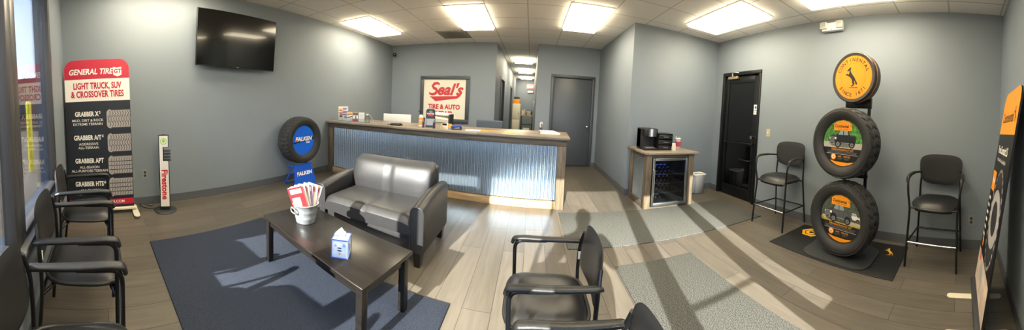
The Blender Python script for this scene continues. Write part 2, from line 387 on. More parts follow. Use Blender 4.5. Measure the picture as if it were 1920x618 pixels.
# entrance door, glazed, behind the camera
mb = MB(); addB(mb, .58, .63, y0, y1, 0, HEAD+.05, WFR); addB(mb, 1.40, 1.45, y0, y1, 0, HEAD+.05, WFR); addB(mb, .63, 1.40, y0, y1, 2.2, HEAD+.05, WFR)
addB(mb, .63, .70, y0+.03, y1-.03, 0, 2.2, WFR); addB(mb, 1.33, 1.40, y0+.03, y1-.03, 0, 2.2, WFR); addB(mb, .7, 1.33, y0+.03, y1-.03, 0, .2, WFR); addB(mb, .7, 1.33, y0+.03, y1-.03, 2.12, 2.2, WFR)
o = struct('door_5', mb); MB().box((1.015, YF-.07, 1.16), (.63, .006, 1.92), GLASS).build('pane', parent=o)
MB().tube([(.69, YF-.03, .95), (.69, YF+.04, .95), (1.34, YF+.04, .95), (1.34, YF-.03, .95)], .016, STEEL, bend=.03).build('push_bar', parent=o)
# baseboards
bh, bt = .10, .012
struct('baseboard_left', B(XL, XL+bt, YF, YB, 0, bh, TRIM))
struct('baseboard_back_left', B(XL, HX0, YB-bt, YB, 0, bh, TRIM))
mb = MB(); addB(mb, HX1, GD0-.06, YB-bt, YB, 0, bh, TRIM); addB(mb, GD1+.06, XC, YB-bt, YB, 0, bh, TRIM); struct('baseboard_back_right', mb)
mb = MB(); addB(mb, XC-bt, XC, YC-bt, YB, 0, bh, TRIM); addB(mb, XC, XR, YC-bt, YC, 0, bh, TRIM); struct('alcove_baseboard', mb)
mb = MB(); addB(mb, XR-bt, XR, YF, DY0-.02, 0, bh, TRIM); addB(mb, XR-bt, XR, DY1+.02, YC, 0, bh, TRIM); struct('baseboard_right', mb)
mb = MB(); addB(mb, XL, .58, YF, YF+bt, 0, bh, TRIM); addB(mb, 1.45, XR, YF, YF+bt, 0, bh, TRIM); struct('baseboard_front', mb)
mb = MB(); addB(mb, HX0, HX0+bt, YB, 7.2, 0, bh, TRIM); addB(mb, HX1-bt, HX1, YB, YH, 0, bh, TRIM); struct('hall_baseboard', mb)
# grey door in the back wall
mb = MB(); addB(mb, GD0-.05, GD0+.012, YB-.02, YB+.1, 0, GDZ-.012, DFRAME, .003); addB(mb, GD1-.012, GD1+.05, YB-.02, YB+.1, 0, GDZ-.012, DFRAME, .003); addB(mb, GD0-.05, GD1+.05, YB-.02, YB+.1, GDZ-.012, GDZ+.05, DFRAME, .003)
addB(mb, GD0+.014, GD1-.014, YB+.03, YB+.07, .01, GDZ-.014, DOORP, .003)
o = struct('door_1', mb)
mb = MB(); kx = GD1-.085
mb.lathe([(0, -.065), (.018, -.064), (.028, -.05), (.026, -.036), (.012, -.03), (.011, -.012), (.03, -.006), (.03, 0)], CHROME, 24, 'Y', (kx, YB+.03, .93)); mb.build('door_handle', parent=o)
# black glazed door in the right wall
mb = MB(); X0 = XR
addB(mb, X0-.02, X0+.11, DY0-.0, DY0+.05, 0, DZ-.06, BLACKM, .003); addB(mb, X0-.02, X0+.11, DY1-.05, DY1, 0, DZ-.06, BLACKM, .003); addB(mb, X0-.02, X0+.11, DY0, DY1, DZ-.06, DZ, BLACKM, .003)
a, b = DY0+.055, DY1-.055
addB(mb, X0+.02, X0+.065, a, a+.11, .01, DZ-.07, BLACKM, .003); addB(mb, X0+.02, X0+.065, b-.08, b, .01, DZ-.07, BLACKM, .003); addB(mb, X0+.02, X0+.065, a+.11, b-.08, .01, .18, BLACKM, .003); addB(mb, X0+.02, X0+.065, a+.11, b-.08, DZ-.19, DZ-.07, BLACKM, .003)
o = struct('door_2', mb)
MB().box((X0+.043, (a+b)/2, 1.07), (.01, b-a-.15, 1.82), DGLASS).build('pane', parent=o)
mb = MB(); mb.box((X0-.01, b-.22, DZ-.10), (.06, .24, .05), mat('closer_bronze', '#a89a80', .4, metal=.7), .008); mb.cyl((X0-.02, b-.2, DZ-.09), (X0-.02, b-.2, DZ-.01), .014, STEEL); mb.tube([(X0-.02, b-.2, DZ-.02), (X0-.10, b-.3, DZ-.02), (X0-.02, b-.36, DZ-.02)], .008, STEEL)
mb.build('door_closer', parent=o)
mb = MB(); mb.box((X0+.015, a+.05, 1.02), (.02, .05, .12), STEEL, .005); mb.lathe([(0, -.06), (.02, -.055), (.024, -.045), (.012, -.03), (.012, 0)], CHROME, 20, 'Y'); mb2 = MB()
mb2.cyl((X0+.02, a+.05, 1.05), (X0-.03, a+.05, 1.05), .012, CHROME); mb2.cyl((X0-.03, a+.05, 1.05), (X0-.055, a+.05, 1.05), .026, CHROME); mb2.build('door_handle', parent=o)
mb = MB(); mb.box((X0-.0, (a+b)/2, .93), (.02, b-a-.12, .03), BLACKM, .004); mb.tube([(X0+.02, a+.08, .66), (X0-.04, a+.08, .66), (X0-.04, b-.5, .66), (X0+.02, b-.5, .66)], .014, BLACKM, bend=.03); mb.build('push_bar', parent=o)
mb = MB().at((X0+.0195, a+.055, 1.5), (0, 0, -PI/2)); mb.rect(-.04, -.08, .04, .08, 0, PWHITE, .001); mb.disc(0, .035, .022, -.001, BLUE, 20); mb.rect(-.028, -.02, .028, -.012, -.001, DGREY); mb.rect(-.028, -.045, .02, -.037, -.001, GREY); mb.build('notice_sticker', parent=o, label='small white printed sticker')

# ceiling troffers
LIT = emis('troffer_diffuser', '#ffecc8', LAMP_STRENGTH); LITE = emis('troffer_tube_glow', '#fff4d8', LAMP_STRENGTH*1.5)
def troffer(x, y, label, ln=1.21, wd=.6, group=None):
    t = thing('ceiling_light', label, 'ceiling light', (x, y, H-.004), 0, group)
    mb = MB(); e = .02
    for (cx, cy, dx, dy) in ((0, ln/2-e/2, wd, e), (0, -ln/2+e/2, wd, e), (wd/2-e/2, 0, e, ln-2*e), (-wd/2+e/2, 0, e, ln-2*e)): mb.box((cx, cy, -.004), (dx, dy, .012), WHITE)
    mb.build('frame', parent=t)
    mb = MB(); mb.box((0, 0, -.022), (wd-2*e, ln-2*e, .046), LIT)  # lens shape dropped below the ceiling so its glowing sides brighten the tiles
    for k in (-.14, .14): mb.box((k, 0, -.0455), (.1, ln-.1, .002), LITE)
    mb.build('diffuser', parent=t)
    return t
troffer(-2.93, 4.48, 'drop-lens ceiling light panel near the wall with the television')
troffer(-1.04, 4.48, 'drop-lens ceiling light panel above the counter, nearest the grey ceiling vent')
troffer(.77, 4.27, 'drop-lens ceiling light panel in front of the grey back door')
troffer(2.49, 3.02, 'drop-lens ceiling light panel over the black glass door')
troffer(2.49, 1.2, 'drop-lens ceiling light panel cut off at the top edge near the emergency light')
for x in (-2.93, -1.04, .77): troffer(x, .8, 'drop-lens ceiling light panel overhead behind the front row', group='ceiling lights above the seating')
troffer(-.31, 8.45, 'first of three hallway ceiling light panels, just past the back wall', .95, .58)
troffer(-.31, 10.85, 'middle of the three hallway ceiling light panels', 1.2, .58)
troffer(-.31, 13.4, 'last hallway ceiling light panel, just before the exit sign', 1.0, .58)
mb = MB(); mb.box((0, 0, -.003), (.6, .6, .01), mat('vent_grey', '#8e8d88', .6))
for i in range(14): mb.box((0, -.26+i*.04, -.012), (.54, .006, .012), mat('vent_grey', '#8e8d88', .6))
tag(mb.build('ceiling_vent', loc=(-1.64, 5.5, H-.004)), 'square grey return vent grille in the ceiling', 'vent')

# ------------------------------------------------------------------ outside
ASPH = mat('parking_concrete', '#8a7658', .85, var=.15, scale=1.5, bump=.3, bscale=20)
struct('ground', B(-40, 40, -40, YF-.2, -.25, -.12, ASPH))
t = thing('neighbouring_building', 'low brown brick building across the lot seen through the left window', 'building', (-20, -7, -.12), PI/2)
BRK = mat('outside_brick', '#7d5a4a', .8, var=.2, scale=4)
mb = MB(); mb.box((0, 0, 1.6), (14, 4, 3.2), BRK); mb.build('wall', parent=t)
MB().box((0, 0, 3.3), (14.4, 4.4, .25), DGREY).build('roof', parent=t)
for k in range(4): MB().box((-4.5+k*3, -2.01, 1.4), (1.5, .06, 1.3), DGLASS).build('window', parent=t)
mb = MB(); mb.cyl((0, 0, -.2), (0, 0, 1.42), .06, mat('bollard_yellow', '#f2d21c', .5), n=24); mb.lathe([(.06, 1.42), (.052, 1.455), (.03, 1.475), (0, 1.48)], MATS['bollard_yellow'], 24)
tag(mb.build('bollard', loc=(-6.0, -1.58, 0)), 'yellow round-topped safety post outside the left window', 'bollard')

# ------------------------------------------------------------------ large furniture
# reception counter: local X along the front, front faces -Y
CT = .95
t = thing('reception_counter', 'long reception counter with corrugated metal front and weathered wood frame', 'counter', (XL, 3.80, 0), -math.atan(.30/3.97))
L = 3.97; cd = .82
def lx(x): return x
mb = MB()                                   # corrugated sheet
n = 78*8; xs = [.13+i*(L-.13-.10)/n for i in range(n+1)]
pts = [(x, .033+.013*math.cos(2*PI*(x/.048))) for x in xs]
vs = [(x, y, .11) for x, y in pts]+[(x, y, .83) for x, y in pts]; N = n+1
mb.add(vs, [(i, i+1, N+i+1, N+i) for i in range(n)], GALV, True)
mb.add([(x, y+.004, z) for x, y, z in vs], [(i+1, i, N+i, N+i+1) for i in range(n)], GALV, True)
mb.build('corrugated_panel', parent=t)
mb = MB(); addB(mb, .03, L-.02, .06, .62, .02, .88, DGREY); mb.build('body', parent=t)
mb = MB(); addB(mb, .03, .14, .0, .09, .0, .83, WOODV, .004); mb.build('post', parent=t)
mb = MB(); addB(mb, L-.11, L, .0, .09, .0, .83, WOODV, .004); mb.build('post', parent=t)
mb = MB(); addB(mb, .03, L, .0, .06, .83, CT-.035, WOODD, .004); addB(mb, L-.03, L, .06, cd-.05, .78, CT-.035, WOODD, .004); mb.build('top_rail', parent=t)
mb = MB(); addB(mb, .14, L-.11, .012, .06, .0, .10, WOODP, .004); mb.build('bottom_rail', parent=t)
mb = MB(); addB(mb, L-.03, L-.005, .09, .62, .0, .83, WOODV, .003); mb.build('end_panel', parent=t)
mb = MB(); addB(mb, .0, L+.04, -.05, cd, CT-.035, CT, WOODT, .008); mb.build('countertop', parent=t)

# coffee station cabinet
CX, CY = 1.56, 3.39
t = thing('coffee_station_cabinet', 'small rustic wood cabinet with corrugated side holding a glass door fridge', 'cabinet', (CX, CY, 0))
W, D, Z = .78, .62, .80
for i, (x, y) in enumerate(((0, 0), (W-.09, 0), (0, D-.09), (W-.09, D-.09))):
    mb = MB(); addB(mb, x, x+.09, y, y+.09, 0, Z-.035, WOODV if i != 1 else WOODV, .005); mb.build('post', parent=t)
for q in ((.09, W-.09, .005, .05, Z-.085, Z-.035), (.005, .05, .09, D-.09, Z-.1, Z-.035), (.005, .05, .09, D-.09, 0, .09)):
    mb = MB(); addB(mb, *q, WOODD, .003); mb.build('rail', parent=t)
mb = MB(); addB(mb, W-.05, W-.005, .09, D-.09, 0, Z-.035, WOODD, .003); mb.build('side_board', parent=t)
mb = MB(); addB(mb, .09, W-.09, .02, D, .0, .03, WOODD); mb.build('floor_board', parent=t)
mb = MB(); n = 9*8; ys2 = [.09+i*(D-.18)/n for i in range(n+1)]; vs = [(.03+.010*math.cos(2*PI*y/.048), y, .09) for y in ys2]+[(.03+.010*math.cos(2*PI*y/.048), y, Z-.1) for y in ys2]
mb.add(vs, [(i, n+1+i, n+2+i, i+1) for i in range(n)], GALV, True); mb.build('corrugated_panel', parent=t)
mb = MB(); addB(mb, -.05, W+.05, -.05, D+.04, Z-.035, Z, WOODT, .007); mb.build('top', parent=t)
# fridge
fx0, fx1, fz0, fz1 = CX+.105, CX+W-.105, .035, Z-.09
t = thing('beverage_fridge', 'black beverage fridge with steel framed glass door built into the wooden cabinet', 'fridge', ((fx0+fx1)/2, CY+.03, .035))
fw = fx1-fx0; fh = fz1-fz0
mb = MB(); 
for (x0, x1, y0, y1, z0, z1) in ((-fw/2, -fw/2+.02, .0, .48, 0, fh), (fw/2-.02, fw/2, .0, .48, 0, fh), (-fw/2+.02, fw/2-.02, .0, .48, fh-.03, fh), (-fw/2+.02, fw/2-.02, .0, .48, 0, .05), (-fw/2, fw/2, .46, .48, 0, fh)): addB(mb, x0, x1, y0, y1, z0, z1, BLACK)
mb.build('body', parent=t)
mb = MB(); fr = .035
for (x0, x1, z0, z1) in ((-fw/2, -fw/2+fr, 0, fh), (fw/2-fr, fw/2, 0, fh), (-fw/2+fr, fw/2-fr, fh-fr, fh), (-fw/2+fr, fw/2-fr, 0, fr+.01)): addB(mb, x0, x1, -.035, -.004, z0, z1, STEEL, .002)
d = mb.build('door', parent=t)
MB().box((0, -.02, fh/2), (fw-2*fr, .006, fh-2*fr), FGLASS).build('glass', parent=d)
mb = MB(); mb.tube([(-fw/2+.012, -.035, .16), (-fw/2+.012, -.07, .16), (-fw/2+.012, -.07, fh-.16), (-fw/2+.012, -.035, fh-.16)], .008, STEEL, bend=.015); mb.build('handle', parent=d)
for z in (.17, .30, .43):
    mb = MB()
    for k in range(11): mb.cyl((-fw/2+.035+k*(fw-.07)/10, .03, z), (-fw/2+.035+k*(fw-.07)/10, .45, z), .0025, STEEL, n=6)
    mb.cyl((-fw/2+.02, .03, z), (fw/2-.02, .03, z), .004, STEEL, n=6); mb.build('wire_shelf', parent=t)
mb = MB(); mb.box((0, .08, fh-.036), (.14, .02, .012), emis('fridge_led_blue', '#2050ff', 5)); mb.build('led_display', parent=t)
# bottles
BOT = glassm('bottle_plastic', (.80, .90, .95), 1., .05)
def bottle_parts(): 
    t = thing('water_bottle', 'clear water bottle with pale label lying on a fridge shelf', 'bottle', group='water bottles in the fridge')
    mb = MB(); mb.lathe([(0, 0), (.028, .002), (.031, .01), (.031, .06), (.029, .065), (.031, .07), (.031, .14), (.024, .165), (.012, .185), (.012, .2)], BOT, 14, 'Y'); mb.build('body', parent=t)
    mb = MB(); mb.cyl((0, .075, 0), (0, .13, 0), .0318, mat('bottle_label', '#cfe0ea', .4), n=14, caps=False); mb.build('bottle_label', parent=t)
    mb = MB(); mb.cyl((0, .198, 0), (0, .215, 0), .014, WHITE, n=12); mb.build('cap', parent=t)
    return t
bt0 = bottle_parts(); first = True
for zz, k in ((.085, 3), (.205, 4), (.335, 5), (.465, 5)):
    for i in range(k):
        loc = ((fx0+fx1)/2-fw/2+.07+i*.066, CY+.1, zz+.035)
        if first: bt0.location = loc; first = False
        else: dup(bt0, loc, 0)
        if zz > .1 and i < k-1: dup(bt0, (loc[0]+.033, loc[1]+.0, loc[2]+.056), 0)

# loveseat
t = thing('loveseat', 'black leather two-seat sofa with sloping arms facing the coffee table', 'sofa', (-1.335, 2.25, 0), math.radians(0))
SW, SD = 1.14, .64      # outer width / depth
def loft(mb, secs, m, smooth=True, capends=True):
    n = len(secs[0]); vs = [p for s_ in secs for p in s_]
    mb.add(vs, [(i*n+j, i*n+(j+1) % n, (i+1)*n+(j+1) % n, (i+1)*n+j) for i in range(len(secs)-1) for j in range(n)], m, smooth)
    if capends: mb.add(vs, [tuple(range(n))[::-1], tuple(range((len(secs)-1)*n, len(secs)*n))], m)
for sx in (-1, 1):
    mb = MB(); secs = []
    for k in range(13):
        f = k/12; y = -SD/2+.0+f*SD; top = .50+.05*math.sin(f*PI*.5)+(.018*math.sin(PI*f)); hw = .055
        ro = .045
        x0 = sx*(SW/2-.06)
        prof = rrect(x0-hw, .13, x0+hw, top, ro, 5, (0, 0, 1, 1))
        e = .012 if k in (0, 12) else 0
        prof = [(x0+(px-x0)*(1-e*6), .3+(pz-.3)*(1-e)) for px, pz in prof]
        secs.append([(px, y, pz) for px, pz in prof])
    loft(mb, secs, LEATHER)
    arm = mb.build('arm', parent=t)
    mb = MB(); mb.tube([(sx*(SW/2-.115), -SD/2-.002, .15), (sx*(SW/2-.117), -SD/2-.002, .46), (sx*(SW/2-.09), -SD/2-.002, .497), (sx*(SW/2-.03), -SD/2-.002, .497), (sx*(SW/2-.003), -SD/2-.002, .46), (sx*(SW/2-.004), -SD/2-.002, .15)], .006, LEATHER, bend=.03, n=8); mb.build('piping', parent=arm)
mb = MB(); addB(mb, -SW/2+.11, SW/2-.11, -SD/2+.03, SD/2-.02, .12, .27, LEATHER, .01); mb.build('base', parent=t)
mb = MB(); secs = []; hs = SW/2-.113
for k in range(21):                        # seat, front to back, with a centre seam and a rolled front edge
    f = k/20; y = -SD/2-.005+f*(SD-.03); g = min(1, f/.12); top = .355+.055*math.sqrt(max(0, 1-(1-g)**2)); pr = []
    for i in range(31):
        u = -1+2*i/30; pr.append((u*hs, top-.012*math.exp(-(u*hs/.012)**2)-.03*abs(u)**12+.008*(1-u*u)))
    pr += [(hs, .265), (-hs, .265)]; secs.append([(p_, y, q_) for p_, q_ in pr][::-1])
loft(mb, secs, LEATHER)
mb.build('seat_cushion', parent=t)
mb = MB(); secs = []; hwb = SW/2-.112
for k in range(13):
    f = k/12; z = .37+.365*f; rr = .0
    yb = SD/2-.005-.02*f; yf = SD/2-.20+.05*f-.035*math.sin(PI*min(1, f*1.05))
    if f > .8: g = (f-.8)/.2; yf += .06*(1-math.sqrt(max(0, 1-g*g)))*1.3; yb -= .02*g
    ex_ = .03*math.sqrt(max(0, (f-.85)/.15)) if f > .85 else 0
    pr = []
    for i in range(25):                     # front edge with a centre seam
        u = -1+2*i/24; x = u*(hwb-ex_); seam = .018*math.exp(-(x/.012)**2); edge = .035*abs(u)**8
        pr.append((x, yf+seam+edge))
    pr += [((hwb-ex_), yb), (-(hwb-ex_), yb)]
    secs.append([(a_, b_, z) for a_, b_ in pr])
loft(mb, secs, LEATHER)
mb.build('back_cushion', parent=t)
mb = MB(); addB(mb, -SW/2+.1, SW/2-.1, SD/2-.06, SD/2, .12, .70, LEATHER, .02); mb.build('back_frame', parent=t)
for sx, sy in ((-1, -1), (1, -1), (-1, 1), (1, 1)):
    mb = MB(); x, y = sx*(SW/2-.06), sy*(SD/2-.05)
    mb.at((x, y, 0)); vs = [(-.024, -.024, 0), (.024, -.024, 0), (.024, .024, 0), (-.024, .024, 0), (-.036, -.036, .135), (.036, -.036, .135), (.036, .036, .135), (-.036, .036, .135)]
    mb.add(vs, [(3, 2, 1, 0), (4, 5, 6, 7), (0, 1, 5, 4), (1, 2, 6, 5), (2, 3, 7, 6), (3, 0, 4, 7)], TABLEW); mb.build('leg', parent=t)

# coffee table
t = thing('coffee_table', 'dark espresso rectangular coffee table on the blue rug', 'table', (-1.245, 1.375, 0), math.radians(-8))
TL, TW, TZ = 1.09, .46, .39
MB().box((0, 0, TZ-.012), (TL, TW, .024), TABLEW, .004).build('tabletop', parent=t)
mb = MB()
for y in (-1, 1): mb.box((0, y*(TW/2-.04), TZ-.05), (TL-.1, .018, .052), TABLEW)
for x in (-1, 1): mb.box((x*(TL/2-.04), 0, TZ-.05), (.018, TW-.1, .052), TABLEW)
mb.build('apron', parent=t)
for x in (-1, 1):
    for y in (-1, 1): MB().box((x*(TL/2-.04), y*(TW/2-.04), (TZ-.024+.012)/2), (.045, .045, TZ-.024-.012), TABLEW, .003).build('leg', parent=t)

# guest chairs: front faces -Y
def guest_chair(label, loc, rz, group):
    t = thing('guest_chair', label, 'chair', loc, rz, group)
    w = .255
    # seat
    mb = MB(); secs = []
    b = bmesh.new(); bmesh.ops.create_grid(b, x_segments=20, y_segments=20, size=1)
    for v in b.verts:
        u, q = v.co.x, v.co.y
        # squircle mapping
        k = (abs(u)**4+abs(q)**4)**.25 if (u or q) else 1; mx = max(abs(u), abs(q)); s_ = mx/k if k else 1
        x = u*s_*.235*(1+.04*(-q)); y = q*s_*.235-.01
        e = max(0, 1-((mx)**6)); v.co = Vector((x, y, .425+.045*e+.012*(-q)-.012*math.exp(-(x*x+y*y)/.02)))
    top = [v.co[:] for v in b.verts]; fs = [[v.index for v in f.verts] for f in b.faces]; b.verts.index_update(); fs = [[v.index for v in f.verts] for f in b.faces]; b.free()
    mb.add(top, fs, VINYL, True); mb.add([(x, y, .415) for x, y, z in top], [f[::-1] for f in fs], VINYL, True)
    # rim
    rim = []
    for i in range(64):
        a = 2*PI*i/64; u, q = math.cos(a), math.sin(a); m_ = max(abs(u), abs(q)); u /= m_; q /= m_; k = (abs(u)**4+abs(q)**4)**.25
        rim.append((u/k*.235*(1+.04*(-q)), q/k*.235-.01))
    mb.tube([(x, y, .422) for x, y in rim], .011, VINYL, closed=True, n=8)
    mb.build('seat', parent=t)
    # backrest, curved slab
    def back(zc=.64, hw=.225, hh=.160, th=.035, y0=.235):
        mb = MB(); NX, NZ = 20, 16; fr = []; 
        for side in (0, 1):
            for j in range(NZ+1):
                for i in range(NX+1):
                    u, q = 2*i/NX-1, 2*j/NZ-1; k = (abs(u)**5+abs(q)**5)**.2 if (u or q) else 1; mx = max(abs(u), abs(q)); s_ = mx/k if k else 1
                    x = u*s_*hw*(1-.10*q*(1 if q < 0 else .6)*-1 if False else 1-.07*q); z = zc+q*s_*hh
                    e = (1-mx**8)
                    y = y0+.10*(z-zc)*.9-.045*(1-(x/hw)**2)*-1*.6+(-th/2*e if side == 0 else th/2*e)
                    fr.append((x, y, z))
        n1 = (NX+1)*(NZ+1)
        f0 = [(j*(NX+1)+i, j*(NX+1)+i+1, (j+1)*(NX+1)+i+1, (j+1)*(NX+1)+i) for j in range(NZ) for i in range(NX)]
        mb.add(fr[:n1], f0, VINYL, True); mb.add(fr[n1:], [f[::-1] for f in f0], VINYL, True)
        return mb
    bb = back().build('backrest', parent=t)
    MB().box((-.226, .222, .56), (.004, .022, .05), PAPER).build('maker_tag', parent=bb, label='small white maker tag')
    for s_ in (-1, 1):
        mb = MB(); mb.tube([(s_*w, -.20, 0), (s_*w, -.215, .64), (s_*w, .0, .645)], .0125, BLACKM, bend=.06, n=10); mb.build('leg', parent=t)
        mb = MB(); mb.tube([(s_*w, .27, 0), (s_*w, .215, .40), (s_*w, .225, .62), (s_*(w-.04), .245, .72)], .0125, BLACKM, bend=.09, n=10); mb.build('leg', parent=t)
        mb = MB(); mb.tube([(s_*w, -.232, .622), (s_*w, -.222, .652), (s_*w, -.15, .66), (s_*w, .1, .652), (s_*w, .225, .645), (s_*(w-.01), .25, .635)], [.012, .016, .0165, .016, .015, .011], BLACK, bend=.03, flat=1.5, n=12); mb.build('armrest', parent=t)
        mb = MB(); mb.tube([(s_*w, -.205, .37), (s_*(w-.05), -.17, .40), (s_*.1, -.15, .41)], .010, BLACKM, bend=.03); mb.build('seat_bracket', parent=t); mb = MB(); mb.tube([(s_*w, .222, .37), (s_*(w-.05), .16, .40), (s_*.1, .14, .41)], .010, BLACKM, bend=.03); mb.build('seat_bracket', parent=t)
    mb = MB(); mb.tube([(-w, -.207, .385), (-w+.06, -.19, .40), (w-.06, -.19, .40), (w, -.207, .385)], .010, BLACKM, bend=.05); mb.build('seat_rail', parent=t); mb = MB(); mb.tube([(-w, .217, .385), (w, .217, .385)], .010, BLACKM); mb.build('seat_rail', parent=t)
    return t
GL = 'guest chairs by the front windows'
ch = guest_chair('black guest chair beside the red and navy tyre banner, ending the window row', (-2.32, -.17, 0), PI, GL)
dup(ch, (-1.575, -.16, 0), PI, 'black guest chair under the window, second from the tyre banner')
dup(ch, (-.90, -.145, 0), PI, 'black guest chair under the window, third from the tyre banner')
for q_, (x_, y_) in zip((ch,)+tuple(o for o in COL.objects if o.name.startswith('guest_chair.')), ((-2.32, -.145), (-1.57, -.135), (-.84, -.125))): q_.scale = (1, .88, 1); q_.location = (x_, y_, 0)
c1 = dup(ch, (.13, 1.33, 0), -PI/2, 'black guest chair standing alone in the middle of the floor facing the rug', .86); c1['group'] = 'guest chairs in the foreground centre'
c2 = dup(ch, (.17, .695, 0), -PI/2-.03, 'black guest chair right beside the grey entrance mat, closest to the door', .86); c2['group'] = 'guest chairs in the foreground centre'

# bar stools
def bar_stool(label, loc, rz):
    t = thing('bar_stool', label, 'stool', loc, rz, 'bar stools along the right wall')
    w = .235; sh = .62
    b = bmesh.new(); bmesh.ops.create_grid(b, x_segments=18, y_segments=18, size=1)
    for v in b.verts:
        u, q = v.co.x, v.co.y; k = (abs(u)**3.2+abs(q)**3.2)**(1/3.2) if (u or q) else 1; mx = max(abs(u), abs(q)); s_ = mx/k if k else 1
        x = u*s_*.225; y = q*s_*.22-.02
        v.co = Vector((x, y, sh-.02+.04*(1-mx**6)-.03*max(0, -q)**3*(1)+.0*x))
    b.verts.index_update(); top = [v.co[:] for v in b.verts]; fs = [[v.index for v in f.verts] for f in b.faces]; b.free()
    mb = MB(); mb.add(top, fs, VINYL, True); mb.add([(x, y, z-.035*(1 if abs(z) else 0)) for x, y, z in top], [f[::-1] for f in fs], BLACK, True)
    rim = []
    for i in range(64):
        a = 2*PI*i/64; u, q = math.cos(a), math.sin(a); m_ = max(abs(u), abs(q)); u /= m_; q /= m_; k = (abs(u)**3.2+abs(q)**3.2)**(1/3.2); q_ = q
        rim.append((u/k*.222, q/k*.217-.02, sh-.032-.03*max(0, -q_)**3))
    mb.tube(rim, .016, VINYL, closed=True, n=8); mb.build('seat', parent=t)
    mb = MB(); NX, NZ = 20, 14; fr = []; hw, hh, zc = .235, .165, .895
    for side in (0, 1):
        for j in range(NZ+1):
            for i in range(NX+1):
                u, q = 2*i/NX-1, 2*j/NZ-1; k = (abs(u)**4.6+abs(q)**4.6)**(1/4.6) if (u or q) else 1; mx = max(abs(u), abs(q)); s_ = mx/k if k else 1
                x = u*s_*hw*(1+.06*q); z = zc+q*s_*hh+(.02*(x/hw)**2 if q < 0 else -.012*(x/hw)**2); e = 1-mx**8
                fr.append((x, .225+.12*(z-zc)-.05*(x/hw)**2+(-.013*e if side == 0 else .013*e), z))
    n1 = (NX+1)*(NZ+1); f0 = [(j*(NX+1)+i, j*(NX+1)+i+1, (j+1)*(NX+1)+i+1, (j+1)*(NX+1)+i) for j in range(NZ) for i in range(NX)]
    MESHB = mat('stool_back_fabric', '#1b1d20', .8, bump=.3, bscale=300)
    mb.add(fr[:n1], f0, MESHB, True); mb.add(fr[n1:], [f[::-1] for f in f0], BLACK, True); mb.build('backrest', parent=t)
    for s_ in (-1, 1):
        mb = MB(); mb.tube([(s_*(w+.015), -.235, 0), (s_*w, -.20, .55), (s_*(w+.02), -.225, .72), (s_*(w+.03), -.20, .845), (s_*(w+.03), -.12, .862)], .0115, BLACKM, bend=.05); mb.build('leg', parent=t)
        mb = MB(); mb.tube([(s_*(w+.015), .26, 0), (s_*(w-.01), .19, .56), (s_*(w-.01), .19, .72), (s_*(w-.03), .21, .95)], .0115, BLACKM, bend=.06); mb.build('leg', parent=t)
        mb = MB(); mb.tube([(s_*(w+.03), -.212, .80), (s_*(w+.031), -.20, .848), (s_*(w+.03), -.13, .868), (s_*(w+.025), .02, .872), (s_*(w-.01), .19, .86)], [.010, .014, .015, .014, .011], BLACK, bend=.04, flat=1.5); mb.build('armrest', parent=t)
    for y, z in ((-.222, .23), (.228, .23)):
        MB().cyl((-w-.01, y, z), (w+.01, y, z), .009, CHROME if y < 0 else BLACKM, n=10).build('foot_rail', parent=t, **({'label': 'chrome foot rail'} if y < 0 else {}))
    for s_ in (-1, 1): MB().cyl((s_*(w+.008), -.222, .23), (s_*(w+.006), .228, .23), .009, BLACKM, n=10).build('foot_rail', parent=t)
    mb = MB(); mb.tube([(-w, -.203, .56), (w, -.203, .56)], .010, BLACKM); mb.tube([(-w+.01, .19, .56), (w-.01, .19, .56)], .010, BLACKM); mb.tube([(-.13, -.2, .565), (-.13, .19, .565)], .010, BLACKM); mb.tube([(.13, -.2, .565), (.13, .19, .565)], .010, BLACKM); mb.build('seat_frame', parent=t)
    return t
st = bar_stool('tall black bar stool with arms beside the black glass door', (2.91, 2.20, 0), -PI/2)
dup(st, (2.89, .23, 0), -PI/2-.08, 'tall black bar stool with arms between the tyre tower and the orange banner')

# rugs and mats
RUGM = carpet('blue_rug', '#262c38', '#454d5d', 320)
tag(MB().box((-1.48, 1.045, .006), (2.04, 1.25, .012), RUGM, .004).build('area_rug'), 'dark blue area rug under the coffee table', 'rug')
GM = carpet('grey_ribbed_mat', '#343635', '#6a6b67', 100, (1, 2.2, 1))
tag(MB().box((1.66, 2.95, .005), (2.5, .9, .010), GM, .003).build('floor_mat'), 'grey ribbed runner mat leading to the black door', 'mat', 'grey floor mats')
tag(MB().box((1.15, 1.22, .005), (.76, 1.9, .010), GM, .003).build('floor_mat'), 'grey ribbed entrance mat running from the entrance door', 'mat', 'grey floor mats')
t = thing('display_mat', 'black rubber mat with yellow logos under the tyre display tower', 'mat', (2.74, 1.22, 0), -PI/2)
def horse(mb, x, z, s, y, m):
    P = [(-.05, -.46), (.06, -.40), (.12, -.30), (.06, -.22), (.16, -.14), (.10, -.02), (-.02, .12), (-.10, .22), (-.16, .34), (-.12, .46), (-.20, .50), (-.24, .44), (-.36, .34), (-.32, .29), (-.22, .33), (-.22, .22), (-.26, .14), (-.36, .20), (-.44, .12), (-.40, .06), (-.42, .16), (-.34, .10), (-.20, .03), (-.10, -.06), (-.04, -.16), (-.04, -.26), (.02, -.32), (-.02, -.38), (-.10, -.42)]
    P = [(x+a*s, z+b*s) for a, b in P]; mb.poly(P, y, m)
    Q = [(.10, -.10), (.20, -.18), (.26, -.30), (.24, -.40), (.18, -.34), (.14, -.24)]; mb.poly([(x+a*s, z+b*s) for a, b in Q], y, m)
    mb.rect(x-.2*s, z-.52*s, x+.3*s, z-.49*s, y, m)
mb = MB().box((0, 0, .004), (1.36, .72, .008), mat('rubber_mat', '#17181a', .5, bump=.3, bscale=120), .002); mb.build('rubber_sheet', parent=t)
mb = MB(); mb.at((0, 0, .0088), (-PI/2, 0, 0))     # print facing up
